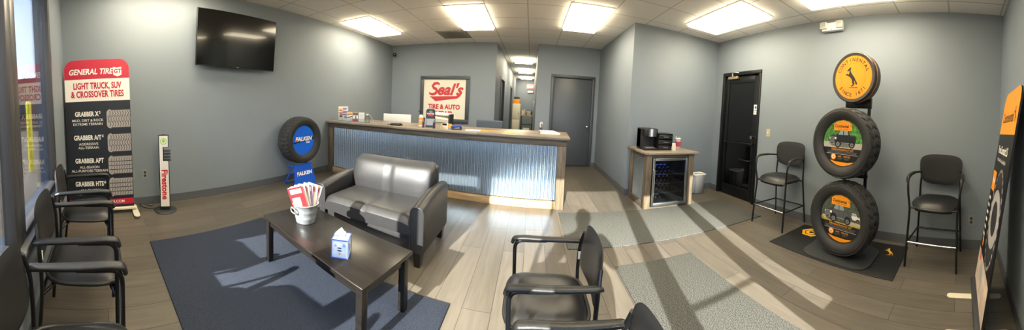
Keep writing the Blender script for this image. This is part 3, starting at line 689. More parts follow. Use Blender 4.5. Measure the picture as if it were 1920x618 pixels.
mb.ring(-.47, .18, .045, .065, 0, YELLOW, 24, .6, 5.7); mb.ring(-.47, .18, .085, .125, 0, YELLOW, 6); mb.text('O', -.47, .18, .13, -.0002, YELLOW, .03)
mb.text('ntinental', -.16, .18, .13, 0, YELLOW, .01, align='CENTER')
mb.build('logo_print', parent=t, label='yellow printed round logo and name'); mb = MB(); mb.at((0, 0, .0088), (-PI/2, 0, 0)); horse(mb, .52, .17, .16, 0, YELLOW); mb.build('logo_print', parent=t, label='yellow printed rearing horse')

# ------------------------------------------------------------------ tyres
def tyre(label, r, wd, ri, loc, rz, group=None, style=0):
    t = thing('tyre', label, 'tyre', loc, rz, group)
    n = 144; hw = wd/2
    mb = MB()
    prof = [(ri, -hw*.70), (ri+.012, -hw*.82), (ri+.03, -hw*.93), ((ri+r)/2, -hw*1.02), (r-.045, -hw*.98), (r-.022, -hw*.90)]
    mb.lathe(prof, RUBBER, n, 'Y'); mb.lathe([(a, -b) for a, b in prof[::-1]], RUBBER, n, 'Y')
    mb.lathe([(ri, hw*.70), (ri-.004, hw*.6), (ri-.004, -hw*.6), (ri, -hw*.70)], RUBBER, n, 'Y')
    for q in (.60, .78): 
        rr = ri+(r-ri)*q
        mb.lathe([(rr-.003, -hw*1.005), (rr, -hw*1.03), (rr+.003, -hw*1.005)], RUBBER, n, 'Y')
    mb.build('sidewall', parent=t)
    K = 21; ys_ = [-hw*.90+k*(hw*1.8)/(K-1) for k in range(K)]
    base = [r-.022+.018*(1-(y/(hw*.9))**4) for y in ys_]
    def fn(i, k):
        q = k/(K-1)
        a = i+ (2.2*math.sin(q*PI*3) if style == 0 else 3*abs(q-.5)*4)
        rowsep = k in (5, 10, 15) if style == 0 else k in (4, 8, 12, 16)
        per = 6 if style == 0 else 4
        if rowsep: return -.014
        return -.014 if (int(a+ (3 if 5 < k < 15 else 0)) % per) < (2 if style == 0 else 1) else 0
    mb = MB(); mb.lathe(list(zip(base, ys_)), TREAD, n, 'Y', smooth=False, fn=fn); mb.build('tread', parent=t)
    return t
TR = .37
# tower
t = thing('tyre_display_stand', 'black metal display stand holding two tyres and a round orange sign', 'display stand', (2.66, 1.16, .008), -PI/2)
mb = MB(); mb.poly(rrect(-.36, -.27, .36, .27, .14, 8), 0, DGREY, .012); o = mb.build('base_plate', parent=t, rot=(-PI/2, 0, 0)); o.location = (0, 0, .013)
mb = MB(); mb.rect(-.10, -.03, .14, .12, 0, BLACKM); 
mb = MB(); mb.box((-.09, .16, .83), (.03, .03, 1.64), BLACKM); mb.box((.16, .16, .83), (.03, .03, 1.64), BLACKM); mb.box((.02, .16, 1.7), (.04, .03, .3), BLACKM); mb.build('upright', parent=t)
mb = MB(); mb.box((.03, .165, 1.58), (.30, .05, .12), BLACKM, .004); mb.build('crossbar', parent=t); mb = MB(); mb.box((.03, .165, .78), (.30, .03, .04), BLACKM, .004); mb.build('crossbar', parent=t)
def pickup(mb, x, z, s, y, body, dark, flip=1):
    f = lambda pts: [(x+flip*a*s, z+b*s) for a, b in pts]
    mb.poly(f([(-.50, -.12), (-.50, .08), (-.44, .14), (-.20, .17), (-.10, .33), (.20, .34), (.27, .17), (.50, .15), (.50, -.04), (.46, -.10)]), y, body)
    mb.poly(f([(-.17, .17), (-.09, .30), (.02, .30), (.02, .16)]), y-.0004, mat('print_window', '#8fa0a8', .4)); mb.poly(f([(.05, .16), (.05, .30), (.18, .31), (.22, .17)]), y-.0004, MATS['print_window'])
    C_ = mat('print_chrome', '#8b8f93', .4); K_ = PBLACK
    mb.poly(f([(-.50, .085), (-.43, .135), (-.19, .165), (-.22, .10)]), y-.0003, mat('print_hood', '#3d4145', .4))
    mb.poly(f([(-.49, -.05), (-.49, .08), (-.31, .09), (-.31, -.045)]), y-.0004, C_)
    for k in range(4): mb.poly(f([(-.48, -.03+k*.026), (-.32, -.026+k*.026), (-.32, -.014+k*.026), (-.48, -.018+k*.026)]), y-.0005, K_)
    mb.poly(f([(-.50, -.14), (-.50, -.07), (-.27, -.065), (-.27, -.14)]), y-.0005, C_); mb.poly(f([(-.45, -.125), (-.45, -.09), (-.34, -.09), (-.34, -.125)]), y-.0006, K_)
    mb.poly(f([(-.30, .01), (-.30, .08), (-.23, .08), (-.23, .015)]), y-.0006, PWHITE); mb.poly(f([(-.50, .02), (-.50, .07), (-.475, .07), (-.475, .02)]), y-.0006, PWHITE)
    for lx_ in (.035, .20): mb.poly(f([(lx_, -.07), (lx_, .16), (lx_+.005, .16), (lx_+.005, -.07)]), y-.0005, K_)
    mb.poly(f([(-.20, .145), (-.20, .20), (-.165, .20), (-.165, .145)]), y-.0007, K_); mb.poly(f([(-.08, -.10), (-.08, -.08), (.27, -.075), (.27, -.095)]), y-.0006, C_)
    mb.poly(f([(.27, .15), (.50, .135), (.50, .115), (.27, .13)]), y-.0005, MATS['print_hood'])
    for wx, r in ((-.16, .112), (.36, .100)):
        mb.disc(x+flip*wx*s, z-.10*s, r*1.18*s, y-.0006, K_, 24); mb.disc(x+flip*wx*s, z-.135*s, r*s, y-.0009, dark, 24, rz=r*1.03*s); mb.disc(x+flip*wx*s, z-.135*s, r*.62*s, y-.0011, C_, 20); mb.disc(x+flip*wx*s, z-.135*s, r*.22*s, y-.0014, dark, 10)
        for k in range(5):
            a_ = 2*PI*k/5; mb.disc(x+flip*wx*s+r*.42*s*math.cos(a_), z-.135*s+r*.42*s*math.sin(a_), r*.11*s, y-.0013, dark, 8)
GREEN = mat('print_foliage', '#4b8a3a', .4, var=.75, scale=38); FOLD = mat('print_dark_foliage', '#4c5648', .4, var=.6, scale=38)
ROAD = mat('print_road', '#b9b3a6', .4, var=.12, scale=20); PGREY = mat('print_grey_truck', '#55585c', .35); GRASS = mat('print_grass', '#b7a43c', .4, var=.25, scale=30)
def clipdisc(pts_fn, r, z0, z1, n=24):
    out = []
    for i in range(n+1): z = z0+(z1-z0)*i/n; out.append((math.sqrt(max(0, r*r-z*z)), z))
    return out+[(-a, b) for a, b in out[::-1]]
def insert(parent, r, top, truckcol, name2):
    y = 0
    mb = MB(); mb.cyl((0, .0, 0), (0, .02, 0), r, PBLACK, n=64)
    d = mb.build('printed_insert', parent=parent)
    mb = MB(); e = -.0015
    ph = clipdisc(None, r*.985, -.22*r, r*.985)
    mb.poly(ph, e, top)
    mb.poly(clipdisc(None, r*.985, -.22*r, (.02 if top is GREEN else -.06)*r), e-.0004, ROAD if top is GREEN else GRASS)
    if top is not GREEN:
        mb.poly([(-.92*r, .0), (.93*r, -.04*r), (.95*r, -.16*r), (-.9*r, -.12*r)], e-.0006, ROAD)
        pickup(mb, .62*r, .12*r, .62*r, e-.0008, PWHITE, PBLACK)
    mb.disc(0 if top is GREEN else -.1*r, -.09*r, .62*r, e-.002, FOLD if top is not GREEN else mat('print_shadow', '#77736a', .4), 28, rz=.09*r)
    pickup(mb, -.0*r if top is GREEN else -.12*r, .12*r, 1.34*r, e-.003, truckcol, PBLACK)
    mb.poly([(-.46*r, .52*r), (.46*r, .52*r), (.46*r, .80*r), (.30*r, .90*r), (0, .96*r), (-.30*r, .90*r), (-.46*r, .80*r)], e-.005, ORANGE)
    mb.text('Continental', -.05*r, .70*r, .175*r, e-.0055, PBLACK, .02, xs=.82); horse(mb, .415*r, .73*r, .10*r, e-.0055, PBLACK); mb.text('The Future in Motion', 0, .585*r, .06*r, e-.0055, PBLACK)
    mb.build('printed_picture', parent=d)
    mb = MB()
    mb.text(name2, 0, -.30*r, .105*r, e, ORANGE, .01, .25); mb.rect(-.75*r, -.375*r, .75*r, -.36*r, e, GREY); mb.rect(-.72*r, -.43*r, .72*r, -.415*r, e, GREY); mb.rect(-.8*r, -.485*r, .8*r, -.475*r, e, PWHITE)
    mb.disc(-.42*r, -.61*r, .13*r, e, PWHITE, 24); mb.ring(-.42*r, -.61*r, .085*r, .13*r, e-.0005, ORANGE, 24); mb.disc(-.42*r, -.62*r, .05*r, e-.0005, ORANGE, 12)
    for k, s_ in ((-.10, 'SAFE'), (.26, 'WINTER')):
        mb.text(s_, k*r, -.58*r, .09*r, e, ORANGE, .01); mb.rect((k-.13)*r, -.66*r, (k+.13)*r, -.65*r, e, GREY); mb.rect((k-.13)*r, -.70*r, (k+.1)*r, -.69*r, e, GREY)
    sm = clipdisc(None, r*.97, -.965*r, -.78*r, 10); 
    sm = [(-.60*r, -.76*r)]+[(r*.97*math.cos(a), r*.97*math.sin(a)) for a in [PI+.9+i*(PI-1.8)/14 for i in range(15)]]+[(.60*r, -.76*r), (.3*r, -.81*r), (-.3*r, -.81*r)]
    mb.poly(sm, e, ORANGE); mb.build('printed_lettering', parent=d)
a = tyre('lower display tyre with a printed grey pickup truck picture, standing on the black mat', TR, .25, .243, (2.62, 1.14, TR+.024), -PI/2-.14, 'tyres on the display tower')
insert(a, .241, FOLD, PGREY, 'TERRAINCONTACT H/T')
bq = tyre('upper display tyre with a printed black pickup truck among green trees', TR, .25, .243, (2.62, 1.165, 1.15), -PI/2-.16, 'tyres on the display tower')
insert(bq, .241, GREEN, mat('print_black_truck', '#1d1f22', .35), 'TERRAINCONTACT A/T')
for o in (a, bq):
    for ch_ in o.children:
        if ch_.name.startswith('printed_insert'): ch_.location.y = -.07
t = thing('round_sign', 'round orange and black drum sign with a rearing horse above the tyres', 'sign', (2.66, 1.15, 1.845), -PI/2-.18)
mb = MB(); mb.lathe([(.262, .0), (.272, .006), (.272, .045)], mat('sign_rim', '#3a3330', .35), 72, 'Y'); mb.lathe([(.272, .045), (.272, .055)], ORANGE, 72, 'Y'); mb.lathe([(.272, .055), (.272, .12), (0, .12)], mat('sign_rim', '#3a3330', .35), 72, 'Y'); mb.lathe([(.262, 0), (.232, .004)], mat('sign_rim', '#3a3330', .35), 72, 'Y'); mb.build('drum', parent=t)
mb = MB(); mb.disc(0, 0, .2325, .003, ORANGE, 72); mb.build('face', parent=t)
mb = MB(); mb.ring(0, 0, .150, .1515, .001, PBLACK); mb.ring(0, 0, .226, .2275, .001, PBLACK)
mb.arctext('CONTINENTAL', 0, 0, .188, .055, .001, PBLACK, PI/2, .235, .01); mb.arctext('SINCE 1871', 0, 0, .188, .055, .001, PBLACK, -PI/2, .20, .01, inside=True)
horse(mb, .0, .0, .22, .001, PBLACK); mb.build('emblem_print', parent=t)
# blue stand tyre
t = thing('tyre_stand', 'blue folded metal stand under the tyre beside the counter', 'stand', (-3.17, 2.88, 0), PI/2)
mb = MB(); mb.add([(-.23, -.10, 0), (.23, -.10, 0), (.17, -.02, .325), (-.17, -.02, .325), (-.23, -.085, 0), (.23, -.085, 0), (.17, -.005, .325), (-.17, -.005, .325)], [(0, 1, 2, 3), (7, 6, 5, 4), (0, 3, 7, 4), (1, 5, 6, 2), (0, 4, 5, 1), (3, 2, 6, 7)], BLUE); p = mb.build('front_panel', parent=t)
mb = MB(); th = math.atan(.08/.325); mb.at((0, -.102, 0), (-th, 0, 0)); mb.text('FALKEN', 0, .19, .075, 0, PWHITE, .035, .15, xs=1.15); mb.rect(-.157, .175, -.125, .19, -.0005, BRED); mb.build('lettering', parent=p)
mb = MB()
for x in (-.19, .19): mb.tube([(x, -.005, .31), (x*1.15, .16, .015)], .011, BLUE); mb.tube([(x, -.02, .30), (x, .13, .29)], .011, BLUE)
mb.tube([(-.20, .09, .16), (.20, .09, .16)], .009, BLUE); mb.tube([(-.215, .155, .02), (.215, .155, .02)], .009, BLUE); mb.build('rear_frame', parent=t)
f = tyre('all-terrain tyre with a bright blue disc sitting on the blue stand', .37, .26, .228, (-3.22, 2.88, .70), PI/2, style=1)
mb = MB(); mb.cyl((0, 0, 0), (0, .02, 0), .226, mat('blue_disc', '#1a66dd', .35), n=56); d = mb.build('printed_insert', parent=f); d.location.y = -.085
mb = MB(); mb.poly([(-.222, -.02), (-.222, -.045), (.224, .0), (.222, .045), (.1, .03)], -.001, DBLUE); mb.text('FALKEN', .0, .02, .085, -.002, PWHITE, .04, .2, xs=1.1); mb.rect(-.165, -.004, -.13, .012, -.0025, BRED); mb.text('TIRES', .09, -.04, .035, -.002, PWHITE, .03); mb.build('lettering', parent=d)
# ------------------------------------------------------------------ banners
t = thing('tyre_banner', 'tall red, white and navy retractable tyre banner behind the row of window chairs', 'banner', (-3.27, -.02, 0), PI/2)
t.rotation_euler = (math.radians(-1.5), 0, PI/2)
bw = .39
mb = MB(); mb.poly(rrect(-bw, .07, bw, 1.86, .12, 8, (0, 0, 1, 1)), 0, NAVY, .012); p = mb.build('banner_panel', parent=t)
mb = MB(); e = -.001
mb.poly(rrect(-bw, 1.63, bw, 1.86, .12, 8, (0, 0, 1, 1)), e, RED); mb.rect(-bw, 1.365, bw, 1.63, e, PWHITE); mb.rect(-bw, .105, bw, .175, e, RED)
e = -.002
mb.text('GENERAL TIRE', -.075, 1.715, .092, e, PWHITE, .025, .25, xs=.86)
mb.poly([(.20, 1.765), (.245, 1.755), (.30, 1.765), (.30, 1.67), (.25, 1.65), (.20, 1.67)], e, PWHITE); mb.text('GT', .25, 1.712, .065, e-.001, RED, .03, .1)
mb.text('LIGHT TRUCK, SUV', .0, 1.545, .105, e, RED, .03, xs=.62); mb.text('& CROSSOVER TIRES', .0, 1.445, .105, e, RED, .03, xs=.64)
for (nm, sup, l1, l2, z) in (('GRABBER', 'X3', 'MUD, DIRT & ROCK', 'EXTREME TERRAIN', 1.21), ('GRABBER', 'A/TX', 'AGGRESSIVE', 'ALL-TERRAIN', .925), ('GRABBER', 'APT', 'ALL-SEASON', 'ALL-PURPOSE-TERRAIN', .645), ('GRABBER', 'HTS60', 'ALL-SEASON', 'HIGHWAY TERRAIN', .365)):
    main, su = {'X3': ('X', '3'), 'A/TX': ('A/T', 'X'), 'APT': ('APT', ''), 'HTS60': ('HTS', '60')}[sup]
    mb.text(nm+' '+main, -.14 if su else -.13, z, .078, e, PWHITE, .03, xs=.68)
    wd_ = max(q[0] for q in text_geo(nm+' '+main, .0375, 0., 'CENTER', 1.03)[0])*.078*.68
    if su: mb.text(su, -.14+wd_+.006, z+.016, .042, e, PWHITE, .03, xs=.75, align='LEFT')
    mb.text(l1, -.13, z-.075, .042, e, PWHITE, .005); mb.text(l2, -.13, z-.12, .042, e, PWHITE, .005)
mb.text('WWW.GENERALTIRE.COM', .0, .14, .045, e, PWHITE, .02)
mb.build('banner_print', parent=p)
TG = mat('print_tread_grey', '#a8a4a6', .5); TD = mat('print_tread_dark', '#2b2b30', .5)
for q, zc in enumerate((1.145, .855, .585, .32)):
    mb = MB(); h2 = .115; x0, x1 = .10, .385
    mb.poly(rrect(x0, zc-h2, x1, zc+h2, .045, 6, (1, 0, 0, 1)), -.0015, TG)
    mb.rect(x0+.05, zc-h2, x1, zc-h2+.012, -.002, TD); mb.rect(x0+.05, zc+h2-.012, x1, zc+h2, -.002, TD)
    for i in range(9):
        x = x0+.03+i*.031
        if q < 2:
            for r0, s_ in ((zc-.095, 1), (zc-.03, -1), (zc+.035, 1)):
                pts = [(x, r0), (x+.007, r0), (x+.007+s_*.016, r0+.03), (x+.007, r0+.06), (x, r0+.06), (x+s_*.016, r0+.03)]
                pts = [(min(max(a, x0+.004), x1), b) for a, b in pts]; mb.poly(pts, -.002, TD)
        else:
            for r0 in (zc-.1, zc-.05, zc, zc+.05):
                mb.poly([(x, r0), (x+.005, r0), (min(x+.015, x1), r0+.04), (min(x+.010, x1), r0+.04)], -.002, TD)
    for zz in ((-.035, .03) if q < 2 else (-.055, -.005, .045)):
        if q < 2:
            for i in range(9): mb.poly([(x0+.01+i*.03, zc+zz-.004), (x0+.025+i*.03, zc+zz+.012), (x0+.028+i*.03, zc+zz+.006), (x0+.013+i*.03, zc+zz-.010)], -.0022, TD)
        else: mb.rect(x0+.006, zc+zz-.004, x1, zc+zz+.004, -.0022, TD)
    mb.build('tread_picture', parent=p)
mb = MB(); mb.box((0, 0, .055), (.84, .05, .035), CREAM, .01); 
mb.build('base_bar', parent=t)
for x in (-.36, .40): 
    mb = MB(); mb.poly(rrect(-.035, -.20, .035, .20, .034, 6), 0, CREAM, .012); o = mb.build('foot', parent=t, rot=(-PI/2, 0, 0)); o.location = (x, -.02, .028)
MB().cyl((0, .03, .05), (0, .03, 1.75), .009, STEEL).build('pole', parent=t)

# right banner
bl = math.radians(-8)
t = thing('tyre_banner', 'tall leaning orange and black tyre banner beside the far bar stool', 'banner', (2.09, -.155, 0), PI, rot=(0, 0, PI))
t2 = MB(); tilt = (bl, 0, 0); bw = .34
mb = MB(); mb.poly(rrect(-bw, .10, bw, 1.68, .10, 8, (0, 0, 1, 1)), 0, PBLACK, .014); p = mb.build('banner_panel', parent=t, rot=tilt)
mb = MB(); e = -.001
mb.poly(rrect(-bw, 1.33, bw, 1.68, .10, 8, (0, 0, 1, 1)), e, ORANGE); mb.text('Continental', -.03, 1.46, .115, e-.001, PBLACK, .01, xs=.85); horse(mb, .26, 1.48, .11, e-.001, PBLACK)
mb.text('PureContact LS', -.02, 1.20, .085, e, PWHITE, .02, xs=.8); mb.text('ULTRA-HIGH ALL-SEASON', -.02, 1.12, .035, e, PWHITE)
mb.rect(-.30, .86, -.13, 1.02, e, ORANGE); mb.text('NEW', -.215, .94, .06, e-.001, PWHITE, .02)
for k in range(6): mb.poly([(-.31, .80-k*.06), (-.22, .80-k*.06), (-.23, .775-k*.06), (-.31, .775-k*.06)], e, PWHITE)
mb.disc(.10, .72, .23, e, TD, 40, rz=.36); mb.ring(.10, .72, .12, .20, e-.0006, TG, 40); 
for k in range(28):
    a = 2*PI*k/28; mb.poly([(.10+.2*math.cos(a), .72+.33*math.sin(a)), (.10+.225*math.cos(a), .72+.35*math.sin(a)), (.10+.225*math.cos(a+.12), .72+.35*math.sin(a+.12)), (.10+.2*math.cos(a+.12), .72+.33*math.sin(a+.12))], e-.001, TG)
mb.rect(-bw, .10, bw, .36, e-.0012, mat('print_pale', '#c9b8aa', .5, var=.3, scale=9)); mb.disc(-.05, .25, .10, e-.0016, mat('print_car_grey', '#a7a9ac', .4), 24, rz=.06); mb.disc(-.2, .33, .035, e-.0018, BRED, 16); mb.disc(-.22, .44, .035, e-.0014, ORANGE, 16)
mb.build('banner_print', parent=p)
mb = MB(); mb.box((0, .01, .05), (.70, .07, .08), mat('banner_base_grey', '#3b3c3f', .4), .012); mb.build('base_bar', parent=t)
for x in (-.20, .22): 
    mb = MB(); mb.poly(rrect(-.032, -.22, .032, .22, .031, 6), 0, CREAM, .012); o = mb.build('foot', parent=t, rot=(-PI/2, 0, 0)); o.location = (x, .0, .004+.0)

# charging tower
t = thing('charging_tower', 'slim white and black phone charging tower with round base by the left wall', 'charging tower', (-3.22, .75, 0), PI/2-.25)
MB().lathe([(0, 0), (.14, 0), (.14, .008), (.12, .014), (0, .016)], DGREY, 48).build('base', parent=t)
mb = MB(); zt = .93
tri = [(-.062, -.04), (.062, -.04), (0, .07)]
def prism(mb, tr, z0, z1, m):
    vs = [(x, y, z0) for x, y in tr]+[(x, y, z1) for x, y in tr]; mb.add(vs, [(2, 1, 0), (3, 4, 5), (0, 1, 4, 3), (1, 2, 5, 4), (2, 0, 3, 5)], m)
prism(mb, tri, .015, .62, BLACK); prism(mb, [(-.062, -.04), (0, -.04), (-.03, .03)], .62, .78, BLACK); prism(mb, tri, .78, zt, BLACK); mb.build('column', parent=t)
mb = MB(); mb.rect(-.052, .06, .052, .615, -.042, PWHITE, .002); mb.rect(-.052, .785, .052, zt-.01, -.042, PWHITE, .002); mb.rect(-.052, .615, -.012, .785, -.042, PWHITE, .002); p = mb.build('face_panel', parent=t)
mb = MB(); mb.text('Firestone', .0, .33, .098, -.043, BRED, .03, rot=-PI/2, xs=.95); mb.ring(0, .855, .032, .040, -.043, mat('print_lime', '#9ccb3b', .5), 32); mb.disc(0, .86, .018, -.043, MATS['print_lime'], 20); mb.rect(-.006, .835, .006, .85, -.043, MATS['print_lime']); mb.build('lettering', parent=p)
for k in range(4):
    mb = MB(); z = .745-k*.037; mb.add([(-.01, -.03, z), (.085, -.05, z), (.075, .01, z), (-.01, .01, z), (-.01, -.03, z-.02), (.05, -.045, z-.02), (.05, .0, z-.02), (-.01, .01, z-.02)], [(0, 1, 2, 3), (7, 6, 5, 4), (0, 4, 5, 1), (1, 5, 6, 2), (2, 6, 7, 3)], DGREY)
    mb.tube([(.04, -.045, z-.015), (.06, -.065, z-.01), (.09, -.05, z-.008)], .003, BLACK, n=6); mb.build('charging_cradle', parent=t)
mb = MB(); mb.tube([(-.05, .05, .02), (-.20, .02, .008), (-.32, .12, .008), (-.35, .20, .03), (-.30, .22, .008), (-.18, .10, .008), (-.16, .20, .008), (-.17, .235, .06), (-.19, .238, .37)], .004, BLACK, bend=.08, n=8); mb.build('power_cord', parent=t)

# television
t = thing('television', 'large black flat television mounted high on the left wall', 'television', (XL+.14, 1.86, 2.13), PI/2)
t.rotation_euler = (math.radians(4), math.radians(1.9), PI/2)
tw, th = 1.225, .72
mb = MB(); mb.box((0, 0, 0), (tw, .03, th), BLACK, .004); mb.box((0, .035, -.03), (tw*.7, .05, th*.6), BLACK, .01); mb.build('casing', parent=t)
MB().box((0, -.016, .004), (tw-.014, .002, th-.022), SCREEN).build('screen', parent=t)
MB().box((-.02, -.014, -th/2-.004), (.09, .02, .014), BLACK, .004).build('sensor_bar', parent=t)
mb = MB(); mb.rect(-.02, -th/2+.002, .02, -th/2+.008, -.018, GREY); mb.build('maker_mark', parent=t)
mb = MB(); mb.box((0, .095, 0), (.4, .07, .3), BLACKM, .004); mb.build('wall_bracket', parent=t)

# outlets / switches
def outlet(label, loc, rz, kind='outlet', m=None):
    m = m or mat('outlet_grey', '#8b8c8a', .45)
    t = thing('power_outlet' if kind == 'outlet' else 'light_switch', label, kind, loc, rz)
    mb = MB(); mb.poly(rrect(-.036, -.058, .036, .058, .006, 3), -.006, m, .006); mb.build('cover_plate', parent=t)
    if kind == 'outlet':
        for z in (-.021, .021):
            mb = MB(); mb.disc(0, z, .017, -.0075, DGREY, 20, .001); 
            for x in (-.006, .006): mb.rect(x-.0012, z-.004, x+.0012, z+.006, -.008, PBLACK)
            mb.build('socket', parent=t)
    else: MB().box((0, -.012, 0), (.009, .014, .022), WHITE, .002).build('toggle', parent=t)
outlet('grey wall outlet beside the charging tower with a black cord plugged in', (XL, .55, .40), PI/2)
outlet('grey wall outlet half hidden behind the red and navy banner', (XL, .38, .40), PI/2)
outlet('grey wall outlet low on the right wall beside the far bar stool', (XR, -.15, .32), -PI/2)
outlet('beige light switch on the wall right of the black door', (XR, 2.72, 1.15), -PI/2, 'light switch', mat('switch_beige', '#b8ad92', .45))

# framed sign
t = thing('framed_sign', 'white sign with red script lettering in a dark frame on the back wall', 'sign', (-2.05, YB-.002, 1.42), 0)
sw, sh2 = 1.22, 1.10
mb = MB(); f = .085
for (x0, x1, z0, z1) in ((-sw/2, sw/2, sh2/2-f, sh2/2), (-sw/2, sw/2, -sh2/2, -sh2/2+f), (-sw/2, -sw/2+f, -sh2/2+f, sh2/2-f), (sw/2-f, sw/2, -sh2/2+f, sh2/2-f)): addB(mb, x0, x1, -.035, 0, z0, z1, DFRAME, .004)
mb.build('frame', parent=t)
mb = MB(); mb.rect(-sw/2+f, -sh2/2+f, sw/2-f, sh2/2-f, -.012, mat('sign_white', '#dcd9cb', .5), .012); p = mb.build('board', parent=t)
SR = mat('sign_red', '#c2343c', .45)
def ribbon(mb, pts, ws, y, m):             # a brush stroke with varying width
    n = len(pts); Lf, Rt = [], []
    for i in range(n):
        a = pts[max(0, i-1)]; b = pts[min(n-1, i+1)]; dx, dz = b[0]-a[0], b[1]-a[1]; l = math.hypot(dx, dz) or 1
        w_ = ws[i] if isinstance(ws, (list, tuple)) else ws
        Lf.append((pts[i][0]-dz/l*w_, pts[i][1]+dx/l*w_)); Rt.append((pts[i][0]+dz/l*w_, pts[i][1]-dx/l*w_))
    for i in range(n-1): mb.poly([Lf[i], Lf[i+1], Rt[i+1], Rt[i]], y, m)
mb = MB()
S = [(-.10, .345), (-.16, .375), (-.24, .36), (-.275, .31), (-.25, .26), (-.19, .235), (-.165, .19), (-.20, .13), (-.28, .105), (-.34, .12), (-.36, .155)]
ribbon(mb, [(x-.02, z) for x, z in S], [.020, .032, .034, .033, .033, .036, .036, .034, .032, .026, .012], -.0135, SR)
mb.text("eal's", .115, .215, .37, -.0135, SR, .030, .35, xs=.95)
mb.poly([(-.375, .055), (.30, .075), (.36, .12), (.41, .19), (.43, .15), (.40, .08), (.33, .02), (-.22, -.06), (-.31, .015)], -.014, SR)
mb.text('TIRE & AUTO', 0, -.19, .150, -.0135, SR, .04, xs=.86); mb.text('REPAIR', 0, -.35, .150, -.0135, SR, .04, xs=.9)
mb.build('lettering', parent=p)
# small ceiling camera
t = thing('security_camera', 'small dark dome camera in the back left corner near the ceiling', 'camera', (-3.36, 6.13, 2.50), .5)
MB().cyl((0, .03, .0), (0, .09, .0), .035, DGREY).build('mount', parent=t); mb = MB(); mb.lathe([(0, -.05), (.03, -.045), (.045, -.02), (.045, .02), (.03, .035), (0, .035)], BLACK, 24, 'Y'); mb.build('housing', parent=t)
mb = MB(); mb.lathe([(0, -.056), (.016, -.054), (.016, -.04)], GREY, 16, 'Y'); mb.build('lens', parent=t)
# emergency light
t = thing('emergency_light', 'white twin-head emergency light high on the right wall', 'emergency light', (XR-.001, 1.70, 2.62), -PI/2)
mb = MB(); mb.box((0, -.035, 0), (.30, .07, .11), WHITE, .014, 3); mb.build('housing', parent=t)
for x in (-.115, .115):
    mb = MB(); mb.box((x, -.085, .012), (.10, .04, .085), WHITE, .012, 3); h_ = mb.build('lamp_head', parent=t)
    mb = MB(); mb.box((x, -.106, .012), (.08, .004, .065), mat('lens_grey', '#b9b9b4', .25))
    for k in range(4): mb.box((x, -.109, -.012+k*.016), (.08, .003, .002), GREY)
    mb.build('lens', parent=h_)
MB().box((.0, -.071, -.04), (.02, .004, .008), BRED).build('test_button', parent=t)

# ------------------------------------------------------------------ things on the counter
def cnt(x, dy):      # point on the counter surface: world x, distance behind the front line
    return (x, 3.80-(x-XL)*(.30/3.97)+dy, CT)
PURP = mat('print_purple', '#8c6fb0', .5); LAV = mat('print_lavender', '#d8d0e2', .5)
def card(name, label, x, dy, w_, h_, fn, rz=0, cat='brochure', group='brochures at the left end of the counter', holder=True, y0=0):
    t = thing(name, label, cat, cnt(x, dy), rz, group)
    MB().box((0, .004, h_/2+.006), (w_, .008, h_), PAPER).build('leaflets', parent=t, rot=(math.radians(-8), 0, 0))
    mb = MB(); fn(mb, w_, h_); mb.build('cover_print', parent=t, rot=(math.radians(-8), 0, 0))
    if holder:
        mb = MB(); mb.box((0, -.018, h_*.2), (w_+.008, .003, h_*.4), CLEAR); mb.box((0, .016, h_*.3), (w_+.008, .003, h_*.6), CLEAR, 0); mb.box((0, 0, .002), (w_+.008, .05, .004), CLEAR); mb.build('holder', parent=t)
def f1(mb, w_, h_):
    mb.rect(-w_*.42, h_*.72, w_*.42, h_*.88, -.001, YELLOW); mb.rect(-w_*.42, h_*.68, w_*.42, h_*.72, -.001, PBLACK); mb.rect(-w_*.4, h_*.5, w_*.4, h_*.62, -.001, ORANGE); mb.disc(0, h_*.42, w_*.25, -.0015, BRED, 16); mb.rect(-w_*.25, h_*.25, w_*.25, h_*.33, -.001, DGREY)
def f2(mb, w_, h_):
    mb.rect(-w_*.5, h_*.8, w_*.5, h_, -.001, LAV); mb.rect(-w_*.45, h_*.78, w_*.2, h_*.9, -.0015, PURP); mb.rect(-w_*.5, h_*.55, w_*.5, h_*.7, -.001, PURP); mb.rect(-w_*.5, h_*.4, w_*.3, h_*.47, -.001, DGREY); mb.rect(-w_*.2, h_*.2, w_*.3, h_*.33, -.001, PURP)
def f3(mb, w_, h_):
    mb.rect(-w_*.5, h_*.72, w_*.5, h_, -.001, YELLOW); mb.rect(-w_*.4, h_*.75, w_*.4, h_*.83, -.0015, PBLACK); mb.poly([(-w_*.5, h_*.45), (w_*.5, h_*.62), (w_*.5, h_*.5), (-w_*.5, h_*.35)], -.001, DBLUE); mb.rect(-w_*.5, h_*.55, -w_*.1, h_*.7, -.001, ORANGE)
def f4(mb, w_, h_):
    mb.rect(-w_*.5, h_*.7, w_*.5, h_, -.001, mat('print_brown', '#6d5046', .5)); mb.rect(-w_*.5, h_*.0, w_*.5, h_*.3, -.001, BRED); mb.rect(-w_*.1, h_*.3, w_*.2, h_*.65, -.001, GREY)
def f5(mb, w_, h_):
    for k in range(4): mb.rect(-w_*.35, h_*(.85-k*.1), w_*.3, h_*(.87-k*.1), -.001, GREY)
card('brochure', 'tall white brochure with yellow and orange blocks, at the wall end of the counter', -3.27, .16, .10, .26, f1, .6)
card('brochure', 'tall lavender and purple brochure second from the left on the counter', -3.15, .15, .10, .265, f2, .6)
card('brochure', 'small yellow topped brochure in a clear holder on the counter', -3.02, .12, .10, .165, f3, .55)
card('brochure', 'small brown and red brochure on the counter beside the white one', -2.895, .14, .09, .165, f4, .55)
card('brochure', 'small plain white brochure, rightmost of the leaflet row on the counter', -2.765, .15, .10, .165, f5, .5)
t = thing('water_jug', 'small clear plastic jug with white cap and tube on the counter behind the brochures', 'jug', cnt(-2.62, .13), 0)
MB().lathe([(0, 0), (.04, 0), (.045, .02), (.045, .09), (.03, .115), (.016, .125), (.016, .135)], CLEAR, 24).build('body', parent=t)
